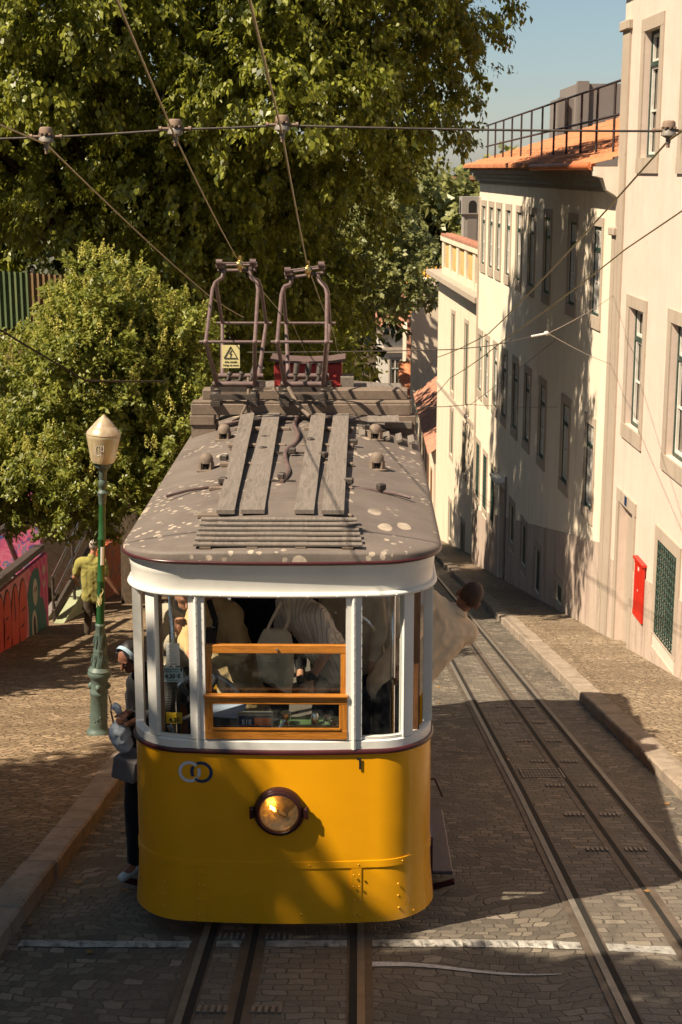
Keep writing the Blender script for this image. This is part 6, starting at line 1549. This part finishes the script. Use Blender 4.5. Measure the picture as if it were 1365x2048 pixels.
n = 40; N = len(C) * n; t = RNG.uniform(0, 1, (N, 1)); c = np.repeat(C, n, 0); axd = np.repeat(unit(D * .5 + np.array([0, 0, .9]) + rnd_dirs(len(C)) * .25), n, 0)
rad = (1 - t) * .065 + .004; pos = c + axd * (t * .22 + .05) + rnd_dirs(N) * rad; d1 = rnd_dirs(N) * .016; d2 = unit(np.cross(d1, rnd_dirs(N))) * .013
fast_mesh('blossom', np.stack([pos - d1, pos + d2, pos + d1, pos - d2], 1), 4, M['blossom'], pt)
# trees further down the street and dark garden trees behind
tree('street_tree', 'lighter olive green tree far down the street, left of the balustraded building', 'tree', (-2.5, 58, gz(58)), [((1.7, 58, 1.7), (2.7, 3, 3.2)), ((-.9, 60, 1.5), (3.2, 3, 4))], 55, .7, 1.2, 50, 18, .20, .32, 'leaf_far', .3, -3, .6, .4, 'trees lower down the street', .5, .75, 20)
tree('street_tree', 'shaded dark green tree standing between the great tree and the lighter far tree', 'tree', (-3.2, 38, gz(38)), [((-2.6, 38, 0), (3.6, 3.5, 4.5)), ((-1.3, 36, -1.5), (1.9, 2.4, 2.4))], 55, .8, 1.4, 36, 16, .20, .32, 'leaf_big', .3, -3, .6, .5, 'trees lower down the street', .5, .75, 20)
tree('garden_tree', 'dark garden tree behind the green corrugated fence', 'tree', (-10, 35, -2), [((-10, 35, 5), (4.5, 3, 5))], 40, .9, 1.5, 30, 14, .22, .32, 'leaf_big', .3, 2, .6, .5, 'dark trees behind the garden', .4, .75, 16)
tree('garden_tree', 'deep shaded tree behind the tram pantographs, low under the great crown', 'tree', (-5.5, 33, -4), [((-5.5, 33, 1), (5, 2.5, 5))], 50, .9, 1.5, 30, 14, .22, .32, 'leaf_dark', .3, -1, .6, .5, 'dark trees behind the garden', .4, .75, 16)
# far wood as one mass
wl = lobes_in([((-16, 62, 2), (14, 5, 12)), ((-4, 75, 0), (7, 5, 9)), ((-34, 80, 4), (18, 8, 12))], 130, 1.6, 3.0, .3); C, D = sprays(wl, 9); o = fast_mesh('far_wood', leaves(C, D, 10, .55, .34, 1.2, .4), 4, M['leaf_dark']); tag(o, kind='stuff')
hl_ = lobes_in([((-20, 190, -2), (60, 14, 10)), ((9, 192, -6), (9, 6, 6.5)), ((24, 215, 2), (22, 8, 7))], 150, 2.4, 4.2, .2); C, D = sprays(hl_, 3.5); o = fast_mesh('hillside_trees', leaves(C, D, 10, 1.1, .36, 2.0, .3), 4, M['leaf_far']); tag(o, kind='stuff')
jl = lobes_in([((13, 172, -9), (4, 3, 3.5))], 10, 1.0, 1.8, .2); C, D = sprays(jl, 14); rt = empty('jacaranda', (13, 172, -16), 'violet flowering tree beside the grey arched turret', 'tree'); fast_mesh('crown', leaves(C, D, 10, .5, .4, .8, .3), 4, M['purple'], rt); m = MB(); m.tube([(13, 172, -17), (13, 172, -9)], [.4, .2], 8); m.build('trunk', M['bark'], rt)
# dry weeds on the old retaining wall
C = np.stack([RNG.uniform(-7.9, -6.9, 60), RNG.uniform(29.8, 30.3, 60), RNG.uniform(-.2, 1.3, 60)], 1); D = unit(np.stack([RNG.normal(0, .4, 60), -np.ones(60), RNG.normal(.2, .4, 60)], 1)); rt = empty('dry_weed', (-7.4, 30, 1.2), 'reddish dry weed hanging over the old retaining wall', 'plant'); fast_mesh('foliage', leaves(C, D, 26, .06, .3, .35, .6), 4, M['leaf_dry'] if False else mat_leaf('weed_leaf', (.20, .10, .05), (.34, .20, .10)), rt)
C = np.stack([RNG.uniform(-10, -7.9, 50), RNG.uniform(29.9, 30.2, 50), RNG.uniform(-.9, 1.25, 50)], 1); D = unit(np.stack([RNG.normal(0, .4, 50), -np.ones(50), RNG.normal(.1, .4, 50)], 1)); rt = empty('wall_creeper', (-9, 30, 1.2), 'green creeper trailing down the stained retaining wall', 'plant'); fast_mesh('foliage', leaves(C, D, 22, .09, .35, .4, .8), 4, M['leaf_privet'], rt)
# trees standing left of the camera, out of view: they shade the foreground
RNG = np.random.default_rng(3)
SH = 'trees shading the foreground'
def shade(base, ells, nl, lab, per=26, nleaf=12, size=.22): tree('shade_tree', lab, 'tree', base, ells, nl, .6, 1.1, per, nleaf, size, .34, 'leaf_big', .25, ells[0][0][2] - 2.5, .4, .4, SH, .0, .9, 20, .45)
shade((-9.8, -4.2, gz(-4)), [((-11.05, -4.65, 8.95), (4.5, 2.1, 4.5))], 330, 'tree left of the view shading the lower left of the tram front', 60, 12, .18)
shade((-5.6, -5.6, gz(-5)), [((-5.0, -5.2, 7.9), (3.5, 1.3, 2.75))], 70, 'tree left of the view shading the paving in front of the tram')
shade((-10.2, -1.0, gz(-1)), [((-9.9, -1.3, 9.6), (2.4, 2.6, 2.4))], 60, 'tree left of the view shading the near left pavement')
shade((-9.2, 9.2, gz(9) + 1), [((-8.8, 9.2, 3.2), (1.6, 2.2, 1.6))], 40, 'tree left of the view shading the far left pavement')
